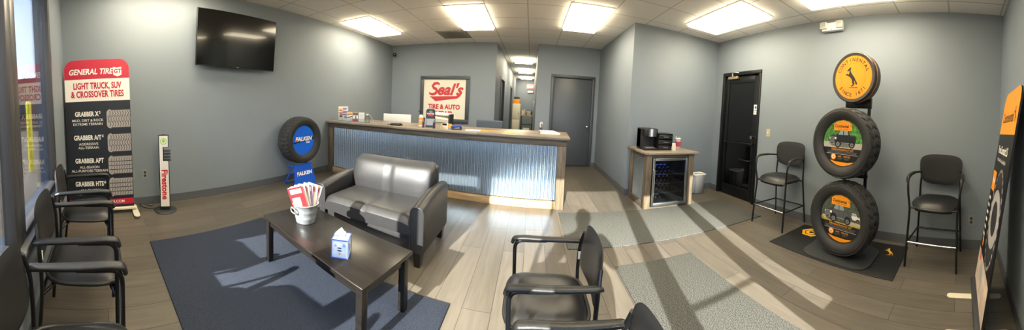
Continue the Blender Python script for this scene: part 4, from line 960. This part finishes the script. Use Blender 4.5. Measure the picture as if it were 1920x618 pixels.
MB().cyl((0, 0, .128), (0, 0, .155), .02, WHITE).build('cap', parent=t); MB().tube([(0, 0, .15), (.05, 0, .14), (.10, 0, .08), (.13, 0, .012)], .004, mat('clear_tube', '#b9bcb6', .3), bend=.05).build('tube', parent=t)
t = thing('tablet_stand', 'low flat black tray with cable on the counter before the white screen back', 'tray', cnt(-2.02, .10), -.05)
mb = MB(); mb.box((0, 0, .012), (.18, .10, .024), BLACK, .008); mb.build('tray', parent=t); MB().box((.0, 0, .030), (.15, .07, .012), DGREY, .004).build('pad', parent=t); MB().tube([(-.09, .0, .01), (-.16, .02, .005), (-.2, .05, .005)], .004, BLACK).build('cable', parent=t)
t = thing('white_partition_screen', 'low white panel standing on the desk behind the counter', 'panel', (-2.52, 4.75, .72), -.05)
MB().box((0, 0, .19), (.62, .02, .34), WHITE, .006).build('panel', parent=t); MB().box((0, .01, .02), (.3, .14, .04), WHITE, .004).build('foot', parent=t)
t = thing('sanitiser_bottle', 'white pump bottle with yellow label on the counter', 'bottle', cnt(-1.64, .22), -.3)
MB().lathe([(0, 0), (.033, .001), (.036, .01), (.036, .15), (.026, .175), (.012, .185)], PWHITE, 28).build('body', parent=t)
mb = MB(); mb.cyl((0, 0, .03), (0, 0, .07), .0365, YELLOW, n=28, caps=False); mb.cyl((0, 0, .10), (0, 0, .135), .0365, YELLOW, n=28, caps=False); mb.cyl((0, 0, .075), (0, 0, .095), .0365, mat('print_pink', '#d994a0', .5), n=28, caps=False); mb.build('label_band', parent=t)
mb = MB(); mb.cyl((0, 0, .18), (0, 0, .20), .014, BLACK); mb.cyl((0, 0, .20), (0, 0, .235), .005, BLACK); mb.tube([(0, 0, .235), (-.03, 0, .238), (-.045, 0, .228)], .007, BLACK); mb.build('pump', parent=t)
t = thing('display_card_stand', 'black upright display card with silver and orange logo on the counter', 'display stand', cnt(-1.47, .20), .25)
mb = MB(); mb.poly([(-.075, .0), (.075, .0), (.068, .255), (.05, .275), (-.05, .275), (-.068, .255)], 0, PBLACK, .01); mb.build('card', parent=t)
mb = MB(); mb.disc(0, .235, .028, -.001, GREY, 20, rz=.016); mb.rect(-.04, .17, .04, .20, -.001, BRED); mb.text('MASTER', 0, .205, .03, -.0015, PWHITE, .02); mb.rect(-.065, .03, .065, .13, -.0012, mat('print_silver', '#aab0b2', .4)); mb.build('logo_print', parent=t)
BTM = mat('spray_purple', '#3a2e66', .35)
for lab, x, dy, m in (('small purple spray bottle left of the black display card', -1.545, .10, BTM), ('small dark red spray bottle right of the black display card', -1.37, .09, mat('spray_maroon', '#552a38', .35))):
    t = thing('spray_bottle', lab, 'bottle', cnt(x, dy), 0, 'spray bottles on the counter'); MB().cyl((0, 0, 0), (0, 0, .085), .016, m).build('body', parent=t); MB().cyl((0, 0, .085), (0, 0, .115), .010, GREY).build('cap', parent=t)
t = thing('printer', 'cream desktop printer on the desk behind the counter, in front of the framed sign', 'printer', (-1.68, 4.85, .72), -.02)
mb = MB(); mb.add([(-.22, -.15, 0), (.22, -.15, 0), (.22, .15, 0), (-.22, .15, 0), (-.22, -.15, .34), (.22, -.15, .30), (.22, .15, .37), (-.22, .15, .41)], [(3, 2, 1, 0), (4, 5, 6, 7), (0, 1, 5, 4), (1, 2, 6, 5), (2, 3, 7, 6), (3, 0, 4, 7)], CREAM); mb.build('body', parent=t)
MB().box((0, .03, .40), (.40, .2, .05), PWHITE, .02).build('lid', parent=t, rot=(0, .07, 0)); MB().box((0, -.155, .25), (.36, .012, .012), GREY).build('paper_slot', parent=t); MB().box((.24, -.02, .20), (.04, .2, .40), BLACK, .006).build('side_bracket', parent=t)
for lab, x, dy in (('small clear tape dispenser with cream roll, left of the pair on the counter', -1.24, .16), ('small clear tape dispenser beside the blue stapler on the counter', -1.13, .14)):
    t = thing('tape_dispenser', lab, 'tape dispenser', cnt(x, dy), .3, 'tape dispensers on the counter')
    mb = MB(); mb.poly([(-.05, 0), (.05, 0), (.05, .03), (.02, .075), (-.03, .08), (-.05, .05)], -.018, mat('dispenser_cream', '#b8b3a2', .4), .036); mb.build('body', parent=t)
    mb = MB(); mb.cyl((-.01, -.022, .05), (-.01, .022, .05), .026, YELLOW); mb.build('tape_roll', parent=t)
t = thing('card_box', 'small black and yellow card box on the counter between tape dispensers', 'box', cnt(-1.19, .09), -.2)
MB().box((0, 0, .045), (.07, .04, .09), PAPER, .003).build('box_body', parent=t); mb = MB(); mb.rect(-.034, .055, .034, .085, -.021, PBLACK); mb.rect(-.03, .01, .02, .025, -.021, YELLOW); mb.build('box_print', parent=t)
t = thing('stapler', 'dark blue stapler lying on the counter right of the tape dispensers', 'stapler', cnt(-1.03, .13), .2)
MB().box((0, 0, .008), (.15, .04, .016), DBLUE, .004).build('base', parent=t); MB().box((.0, 0, .045), (.15, .034, .03), mat('stapler_blue', '#20389a', .35), .010).build('arm', parent=t, rot=(0, -.12, 0)); MB().cyl((.06, -.02, .03), (.06, .02, .03), .02, DBLUE).build('hinge', parent=t)
for lab, x, dy, w_, m in (('pale paper sheet lying flat on the counter right of the stapler', -.80, .20, .20, PAPER), ('orange flyer lying flat on the middle of the counter', -.55, .24, .28, ORANGE), ('yellow and orange flyer lying on the counter, right of the other flyer', -.24, .20, .24, YELLOW)):
    tag(MB().box((0, 0, .003), (w_, .14, .006), m).build('flyer', loc=cnt(x, dy)), lab, 'flyer', 'flyers on the counter')
for k, (lab, m) in enumerate((('lowest stapled white document in the stack at the right end of the counter', PAPER), ('white clipboard sheet in the middle of the stack at the counter end', PWHITE), ('pink-edged pamphlet on top of the stack at the counter end', mat('print_palepink', '#e6c9cc', .5)))):
    tag(MB().box((0, 0, .006), (.28-.03*k, .20, .012), m, .002).build('document', loc=(.29-.02*k, 3.92+.02*k, CT+.0125*k), rot=(0, 0, .12*k-.1)), lab, 'papers', 'papers at the right end of the counter')
t = thing('pen_cup', 'small dark cup holding a white tool at the right end of the counter', 'cup', (.16, 4.12, CT), 0)
MB().lathe([(0, 0), (.022, 0), (.026, .07), (.022, .07), (.02, .005)], DGREY, 20).build('cup', parent=t); MB().tube([(0, 0, .01), (-.01, 0, .10), (-.012, 0, .14), (.012, 0, .15), (.02, 0, .12)], .006, WHITE, bend=.02).build('white_tool', parent=t)
# desk behind the counter
t = thing('work_desk', 'low work desk hidden behind the reception counter', 'desk', (-2.25, 4.88, 0), 0)
MB().box((0, 0, .70), (1.9, .50, .04), WOODP, .004).build('desk_top', parent=t)
for x in (-.9, .9): MB().box((x, 0, .34), (.04, .46, .68), WOODP).build('desk_side', parent=t)
t = thing('office_chair', 'blue-grey office chair back showing above the counter', 'chair', (-.78, 5.2, 0), 0)
mb = MB(); mb.box((0, .0, .80), (.52, .06, .46), mat('office_fabric', '#4a5360', .8), .03, 4); mb.build('backrest', parent=t); MB().box((0, -.25, .46), (.5, .48, .08), MATS['office_fabric'], .03, 4).build('seat', parent=t)
MB().cyl((0, -.22, .1), (0, -.22, .43), .025, BLACKM).build('column', parent=t); MB().tube([(0, .02, .62), (0, .04, .48), (0, -.15, .41)], .018, BLACKM, bend=.05).build('back_bracket', parent=t)
for k in range(5):
    a = 2*PI*k/5+.3; mb = MB(); mb.tube([(0, -.22, .10), (.27*math.cos(a), -.22+.27*math.sin(a), .065)], .016, BLACKM); mb.cyl((.27*math.cos(a)-.01, -.22+.27*math.sin(a), .028), (.27*math.cos(a)+.02, -.22+.27*math.sin(a), .028), .027, BLACK); mb.build('leg', parent=t)

# ------------------------------------------------------------------ on the coffee station
def cab(x, y, z=0): return (CX+x, CY+y, .80+z)
t = thing('coffee_maker', 'black and silver single-cup coffee maker on the wooden cabinet', 'coffee maker', cab(.12, .28), 0)
mb = MB(); mb.box((0, .06, .155), (.22, .18, .31), BLACK, .014, 3); mb.build('body', parent=t)
mb = MB(); mb.box((.0, -.05, .255), (.21, .16, .11), BLACK, .014, 3); hd = mb.build('brew_head', parent=t)
mb = MB(); mb.cyl((.02, -.09, .20), (.02, -.09, .305), .075, STEEL, n=36); mb.cyl((.02, -.09, .305), (.02, -.09, .315), .07, DGREY, n=36); mb.build('steel_cover', parent=hd, label='brushed steel cover')
mb = MB(); mb.box((0, -.06, .018), (.20, .16, .036), BLACK, .008); mb.build('base', parent=t); MB().box((0, -.07, .040), (.14, .10, .008), STEEL, .002).build('drip_tray', parent=t)
MB().box((-.09, .07, .16), (.04, .14, .28), mat('water_tank', '#15181b', .1), .01).build('water_tank', parent=t)
t = thing('coffee_pod_drawers', 'black stacked pod drawer unit beside the coffee maker', 'organiser', cab(.36, .30), 0)
mb = MB(); addB(mb, -.12, -.112, -.14, .14, 0, .24, BLACK); addB(mb, .112, .12, -.14, .14, 0, .24, BLACK); addB(mb, -.12, .12, .13, .14, 0, .24, BLACK); addB(mb, -.12, .12, -.14, .14, .235, .243, BLACK); mb.build('case', parent=t)
for k in range(3):
    mb = MB(); addB(mb, -.11, .11, -.15, .12, .008+k*.077, .068+k*.077, mat('drawer_black', '#1d1e20', .3), .004); d = mb.build('drawer', parent=t); MB().box((0, -.155, .04+k*.077), (.08, .012, .010), GREY, .003).build('drawer_handle', parent=d)
t = thing('paper_cup', 'white paper cup with red print on the wooden cabinet', 'cup', cab(.64, .27), 0)
MB().lathe([(0, 0), (.034, 0), (.046, .165), (.049, .168), (.046, .171), (.043, .165), (.032, .006)], PWHITE, 32).build('cup', parent=t)
mb = MB(); mb.lathe([(.0390, .045), (.0446, .12)], mat('cup_red', '#b8384a', .5), 32); mb.build('red_band', parent=t)
mb = MB(); mb.cyl((-.018, .01, .10), (-.03, .01, .20), .003, PAPER, n=6); mb.cyl((.012, .0, .10), (.02, .0, .19), .003, PAPER, n=6); mb.build('stir_stick', parent=t)
mb = MB(); mb.add([(-.03, -.02, 0), (.03, -.02, 0), (.03, 0, .11), (-.03, 0, .11), (-.03, .02, 0), (.03, .02, 0)], [(0, 1, 2, 3), (3, 2, 5, 4), (3, 2, 1, 0), (4, 5, 2, 3)], PWHITE); tag(mb.build('small_card', loc=cab(.49, .13)), 'small white folded card in front of the paper cup', 'card')
# bin beside the cabinet
t = thing('waste_bin', 'white plastic waste bin with a liner beside the wooden cabinet', 'bin', (2.78, 3.90, 0), 0)
mb = MB(); b = bmesh.new(); bmesh.ops.create_cube(b, size=1)
for v in b.verts: k = 1 if v.co.z > 0 else .8; v.co = Vector((v.co.x*.26*k, v.co.y*.20*k, .17+v.co.z*.32))
tf = [f for f in b.faces if f.normal.z > .9]; bmesh.ops.delete(b, geom=tf, context='FACES'); bmesh.ops.bevel(b, geom=[e for e in b.edges if abs(e.verts[0].co.z-e.verts[1].co.z) > .1], offset=.03, segments=4, affect='EDGES'); mb.bm(b, WHITE, True); mb.build('bin_body', parent=t)
mb = MB(); mb.tube([(-.125, -.095, .33), (.125, -.095, .33), (.125, .095, .33), (-.125, .095, .33)], .012, PWHITE, bend=.04, closed=True); mb.tube([(-.12, -.09, .335), (-.11, -.05, .36), (-.12, 0, .345)], .012, PWHITE); mb.build('liner', parent=t)

# ------------------------------------------------------------------ on the coffee table
ta = math.radians(-8)
def tab(x, y, z=0):
    return (-1.245+x*math.cos(ta)-y*math.sin(ta), 1.375+x*math.sin(ta)+y*math.cos(ta), .39+z)
bx, by, _ = tab(-.27, .0)
ZINC = mat('zinc_white', '#a3a9ab', .4, metal=.5, var=.18, scale=18)
t = thing('bucket', 'whitewashed metal bucket full of magazines on the coffee table', 'bucket', (bx, by, .39), .3)
mb = MB(); prof = [(0, 0), (.072, 0), (.074, .006), (.079, .035), (.082, .04), (.081, .045), (.088, .085), (.091, .09), (.090, .095), (.098, .14), (.103, .143), (.103, .149), (.098, .15), (.094, .146), (.072, .008), (0, .006)]
mb.lathe(prof, ZINC, 48); mb.build('body', parent=t)
for a in (-2.1, 1.04):
    mb = MB(); c_, s_ = math.cos(a), math.sin(a); P_ = []
    for k, (u, z) in enumerate(((-.035, .12), (-.035, .085), (.035, .085), (.035, .12))):
        r_ = .100 if z < .1 else .100
        P_.append((c_*(r_+.008)-s_*u, s_*(r_+.008)+c_*u, z))
    mb.tube(P_, .005, ZINC, bend=.015, closed=True, n=8); mb.build('handle', parent=t)
MG = [('red and white magazine leaning far left in the bucket', BRED, -.050, -.5), ('thin white magazine behind the red one in the bucket', PAPER, -.032, -.38), ('grey striped magazine in the bucket, third from left', mat('mag_grey', '#b9a9a0', .4, var=.4, scale=20), -.012, -.22), ('dark spined magazine standing upright mid bucket', mat('mag_mauve', '#8d7f96', .4, var=.5, scale=24), .006, -.08), ('cream magazine with pale picture standing right of centre in the bucket', mat('mag_cream', '#e3cdb0', .4, var=.25, scale=18), .026, .10), ('beige and lilac magazine leaning right at the bucket rim', mat('mag_lilac', '#cdb9b5', .4, var=.35, scale=15), .046, .22)]
for k, (lab, m, off, ln) in enumerate(MG):
    nk = (k-2.5)*.0145; t = thing('magazine', lab, 'magazine', (bx-.523*nk, by+.852*nk, .425), 0, 'magazines in the bucket', rot=(.06-.024*k, (-.30, -.24, -.12, -.02, .14, .26)[k], .55))
    mb = MB(); mb.box((0, 0, .125-.005*(k % 2)), (.115, .006, .25-.01*(k % 2)), PAPER); mb.build('pages', parent=t)
    mb = MB(); mb.box((0, -.0045, .125), (.117, .002, .25), m); mb.box((0, .0045, .125), (.117, .002, .25), m); mb.box((-.0585, 0, .125), (.002, .011, .25), m); cv = mb.build('cover', parent=t)
    mb = MB(); mb.rect(-.045, .20, .045, .235, -.0062, (PWHITE if k in (0, 3) else mat('print_rose', '#b0646e', .4))); mb.rect(-.045, .10, .02, .17, -.0062, (mat('print_skin', '#d8b29a', .4))); mb.build('cover_print', parent=cv)
tx, ty, _ = tab(.24, -.09)
t = thing('tissue_box', 'blue and white tissue box with tissues sticking out on the coffee table', 'tissue box', (tx, ty, .39), .45); t.scale = (.88,)*3
TB = mat('tissue_print', '#dfe8f4', .4, var=.18, scale=22); TBL = mat('tissue_blue', '#4f74d6', .4); s5 = .056
mb = MB(); mb.box((0, 0, .062), (.112, .112, .124), TB, .002); b_ = mb.build('carton', parent=t)
mb = MB()
for x in (-1, 1):
    for y in (-1, 1): mb.box((x*s5, y*s5, .062), (.006, .006, .126), TBL)
    for z in (.002, .123): mb.box((x*s5, 0, z), (.006, .112, .006), TBL); mb.box((0, x*s5, z), (.112, .006, .006), TBL)
for k in range(4):
    mb.at((0, 0, 0), (0, 0, k*PI/2)); mb.rect(-.014, .066, .012, .074, -.0575, DBLUE); mb.rect(-.014, .048, .012, .056, -.0575, DBLUE); mb.disc(0, .03, .007, -.0575, ORANGE, 10); mb.disc(.03, .09, .012, -.0572, mat('tissue_sky', '#9cc0ea', .4), 12); mb.disc(-.03, .085, .010, -.0572, mat('tissue_lilac', '#c9b6e6', .4), 12)
mb.at(); mb.build('carton_print', parent=b_)
mb = MB(); n = 18; vs = []; 
for r_, z in ((.036, .122), (.030, .140), (.022, .160), (.012, .172)):
    for i in range(n): a = 2*PI*i/n; q = r_*(1+.45*math.sin(3*a+z*90)); vs.append((q*math.cos(a), q*.6*math.sin(a), z+.012*math.sin(2*a+z*60)))
mb.add(vs, [(j*n+i, j*n+(i+1) % n, (j+1)*n+(i+1) % n, (j+1)*n+i) for j in range(3) for i in range(n)]+[tuple(3*n+i for i in range(n))], mat('tissue_paper', '#f4efe6', .8)); mb.build('tissue', parent=t)

# ------------------------------------------------------------------ hallway things
t = thing('exit_sign', 'red lit exit sign at the far end of the hallway', 'exit sign', (-.08, YH-.002, 2.36), 0)
MB().box((0, -.03, 0), (.40, .06, .24), WHITE, .01).build('housing', parent=t)
mb = MB(); mb.rect(-.18, -.10, .18, .10, -.062, mat('exit_face', '#d8534c', .5)); mb.text('EXIT', 0, 0, .17, -.063, emis('exit_red', '#ff9a90', 1.5), .03, xs=.85); mb.build('face', parent=t)
t = thing('emergency_light', 'white emergency light under the exit sign at the end of the hallway', 'emergency light', (-.08, YH-.002, 2.10), 0)
MB().box((0, -.03, 0), (.28, .06, .10), WHITE, .01).build('housing', parent=t)
for x in (-.08, .08): MB().cyl((x, -.06, .0), (x, -.09, .0), .04, WHITE).build('lamp_head', parent=t)
t = thing('metal_cabinet', 'tall cream metal cabinet on the left of the hallway end', 'cabinet', (-.66, 12.4, 0), 0)
mb = MB(); mb.box((0, 0, .72), (.34, .6, 1.44), CREAM, .008); mb.build('body', parent=t)
MB().box((0, -.304, 1.1), (.31, .012, .66), CREAM, .003).build('door', parent=t); MB().box((0, -.304, .37), (.31, .012, .70), CREAM, .003).build('door', parent=t); MB().box((.10, -.315, 1.0), (.02, .02, .14), GREY).build('handle', parent=t)
tag(MB().box((0, 0, .1), (.26, .3, .2), ORANGE, .006).build('cardboard_box', loc=(-.66, 12.3, 1.44)), 'orange box on top of the cream hallway cabinet', 'box')
tag(MB().box((0, 0, .05), (.24, .3, .10), DGREY, .006).build('tray', loc=(-.66, 12.3, 1.64)), 'dark tray on top of the orange box in the hallway', 'tray')
t = thing('workbench', 'wooden topped work bench with shelves at the end of the hallway', 'bench', (-.19, 12.9, 0), 0)
MB().box((0, 0, .92), (.54, .6, .04), WOODP, .004).build('bench_top', parent=t); MB().box((0, 0, .5), (.5, .55, .03), DGREY).build('shelf', parent=t); MB().box((0, 0, .12), (.5, .55, .03), DGREY).build('shelf', parent=t)
for x in (-.25, .25):
    for y in (-.27, .27): MB().box((x, y, .45), (.03, .03, .90), BLACKM).build('leg', parent=t)
for k, (lab, x, z, r, h_, m) in enumerate((('white bottle at the left of the hallway bench', -.38, .94, .035, .26, PWHITE), ('tall cream bottle beside the white one on the hallway bench', -.30, .94, .03, .34, CREAM), ('short grey canister on the hallway bench', -.22, .94, .04, .16, GREY), ('black bottle on the hallway bench near the wall', .02, .94, .03, .22, BLACK))):
    t = thing('bottle', lab, 'bottle', (x, 12.75, z), 0, 'bottles on the hallway bench'); MB().lathe([(0, 0), (r, 0), (r, h_*.7), (r*.4, h_*.85), (r*.4, h_*.93), (0, h_*.93)], m, 16).build('body', parent=t); MB().cyl((0, 0, h_*.9), (0, 0, h_), r*.45, DGREY, n=12).build('cap', parent=t)
t = thing('shop_printer', 'pale grey printer standing on the hallway bench', 'printer', (-.10, 12.95, .94), 0)
MB().box((0, 0, .09), (.28, .34, .18), mat('pale_grey', '#b5b5ae', .5), .015).build('body', parent=t); MB().box((0, 0, .20), (.26, .3, .04), GREY, .01).build('lid', parent=t)
for lab, z, m in (('grey box on the middle shelf of the hallway bench', .515, GREY), ('pale box on the lowest shelf of the hallway bench', .135, PAPER)):
    tag(MB().box((0, 0, .1), (.3, .35, .2), m, .004).build('storage_box', loc=(-.2, 12.85, z)), lab, 'box', 'boxes under the hallway bench')
outlet('small white thermostat plate on the right hallway wall', (HX1, 9.5, 1.5), -PI/2, 'light switch', WHITE)
tag(MB().box((0, -.0, 0), (.012, .10, .26), PAPER).build('wall_notice', loc=(HX1-.007, 11.5, 1.45)), 'white paper notice on the right hallway wall', 'notice')
# ------------------------------------------------------------------ the photographer, whose shadow falls on the floor
t = thing('person', 'person in dark shirt and jeans standing at the windows holding up a phone', 'person', (0, 0, 0), 0)
def skin_mesh(name, chains, mats, pick, parent, sub=2):
    """chains: list of lists of ((x,y,z), radius); the first point of a later chain may repeat an existing point to join it"""
    V, E_, Rr = [], [], []
    def idx(p, r):
        for i, q in enumerate(V):
            if (Vector(q)-Vector(p)).length < 1e-4: return i
        V.append(p); Rr.append(r); return len(V)-1
    for c in chains:
        prev = None
        for p, r in c:
            i = idx(p, r)
            if prev is not None: E_.append((prev, i))
            prev = i
    me = bpy.data.meshes.new(name+'_cage'); me.from_pydata(V, E_, []); o = bpy.data.objects.new(name+'_cage', me); COL.objects.link(o)
    md = o.modifiers.new('s', 'SKIN'); md.use_smooth_shade = True; md.branch_smoothing = .6
    for i, v in enumerate(me.skin_vertices[0].data): v.radius = Rr[i] if isinstance(Rr[i], tuple) else (Rr[i], Rr[i]); v.use_root = (i == 0)
    m2 = o.modifiers.new('u', 'SUBSURF'); m2.levels = sub; m2.render_levels = sub
    dg = bpy.context.evaluated_depsgraph_get(); dg.update(); ev = o.evaluated_get(dg); res = bpy.data.meshes.new_from_object(ev)
    res.name = name; res.materials.clear()
    for m in mats: res.materials.append(m)
    for p in res.polygons: p.material_index = pick(p.center); p.use_smooth = True
    bpy.data.objects.remove(o); r = bpy.data.objects.new(name, res); COL.objects.link(r); r.parent = parent; return r
SKIN = mat('skin', '#c69a7c', .5); HAIR = mat('hair_brown', '#35251b', .7); SHIRT = mat('shirt_navy', '#2a3348', .8); JEANS = mat('jeans', '#2f3d55', .8); SHOE = mat('shoe_black', '#18181a', .5)
by0 = -.26
pel = (0, by0, .98)
chs = [[(pel, (.175, .12)), ((0, by0, 1.12), (.155, .11)), ((0, by0, 1.30), (.185, .125)), ((0, by0, 1.46), (.185, .11)), ((0, by0+.005, 1.555), (.068, .066)), ((0, by0+.01, 1.62), (.07, .078)), ((0, by0+.015, 1.69), (.092, .108)), ((0, by0+.015, 1.76), (.092, .115)), ((0, by0+.005, 1.82), (.06, .08))]]
for s_ in (-1, 1):
    chs.append([(pel, .1), ((s_*.10, by0, .90), .108), ((s_*.12, by0+.01, .72), .092), ((s_*.13, by0+.02, .50), .066), ((s_*.135, by0-.005, .34), .062), ((s_*.13, by0-.02, .09), .036), ((s_*.13, by0-.01, .05), .04), ((s_*.145, by0+.10, .035), .034), ((s_*.15, by0+.15, .03), .026)])
    chs.append([((0, by0, 1.46), .1), ((s_*.19, by0, 1.465), .072), ((s_*.26, by0+.0, 1.33), .056), ((s_*.30, by0+.05, 1.18), .046), ((s_*.20, by0+.12, 1.24), .034), ((s_*.115, by0+.155, 1.29), .026), ((s_*.085, by0+.165, 1.32), (.03, .018))])
    for k in range(4):
        z = 1.305+.017*k; l = (.8, .95, 1, .9)[k]
        chs.append([((s_*.085, by0+.165, 1.32), .02), ((s_*.068, by0+.178, z), .0095), ((s_*(.068-.022*l), by0+.194, z+.004), .0085), ((s_*(.052-.022*l), by0+.190, z+.006), .0078), ((s_*(.044-.022*l), by0+.178, z+.007), .007)])
    chs.append([((s_*.085, by0+.165, 1.32), .02), ((s_*.080, by0+.150, 1.345), .011), ((s_*.060, by0+.146, 1.362), .0095), ((s_*.046, by0+.150, 1.368), .008)])
def pk(c):
    if c.z < .075: return 3
    if c.z < 1.0 : return 2
    if c.z > 1.535: return 0
    if abs(c.x) < .22 and c.y > by0+.105: return 0
    return 1
body = skin_mesh('body', chs, [SKIN, SHIRT, JEANS, SHOE], pk, t)
mb = MB(); n = 24; rings = []
for j in range(11):
    f = j/10; a = PI*(.02+.60*f); rings.append([(.088*math.sin(a)*math.cos(2*PI*i/n), by0+.008+(.106*math.sin(a))*math.sin(2*PI*i/n)*(1 if math.sin(2*PI*i/n) < 0 else .82), 1.757+.100*math.cos(a)*(1 if math.sin(2*PI*i/n) < .3 else (1 if f < .55 else -.2+0*f) if False else 1)+(.045*f*max(0, math.sin(2*PI*i/n)))) for i in range(n)])
loft(mb, rings, HAIR); mb.build('hair', parent=t)
mb = MB(); mb.lathe([(0, -.012), (.008, -.010), (.011, 0), (.008, .01), (0, .012)], SKIN, 12, 'Z', (0, by0+.118, 1.70)); mb.build('nose', parent=t); mb = MB(); mb.lathe([(0, -.02), (.018, -.012), (.02, .01), (.012, .024), (0, .026)], SKIN, 12, 'Z', (.086, by0+.01, 1.71)); mb.build('ear', parent=t); mb = MB(); mb.lathe([(0, -.02), (.018, -.012), (.02, .01), (.012, .024), (0, .026)], SKIN, 12, 'Z', (-.086, by0+.01, 1.71)); mb.build('ear', parent=t)
for s_ in (-1, 1):
    mb = MB(); mb.lathe([(0, -.007), (.006, -.005), (.009, 0), (.006, .005), (0, .007)], PWHITE, 14, 'Z', (s_*.032, by0+.100, 1.732)); mb.lathe([(0, -.004), (.004, 0), (0, .004)], PBLACK, 10, 'Z', (s_*.032, by0+.107, 1.732)); mb.build('eye', parent=t)
mb = MB(); mb.tube([(-.022, by0+.092, 1.66), (0, by0+.099, 1.657), (.022, by0+.092, 1.66)], .005, mat('lips', '#a86a60', .5)); mb.build('mouth', parent=t)
t = thing('phone', 'black mobile phone held up by the person at the windows', 'phone', (0, by0+.176, 1.332), 0)
MB().box((0, 0, 0), (.075, .009, .085+.04), BLACK, .004).build('casing', parent=t); MB().box((0, -.005, 0), (.069, .001, .117), DGLASS).build('screen', parent=t); MB().cyl((-.02, .004, .04), (-.02, .007, .04), .008, DGREY).build('lens', parent=t)
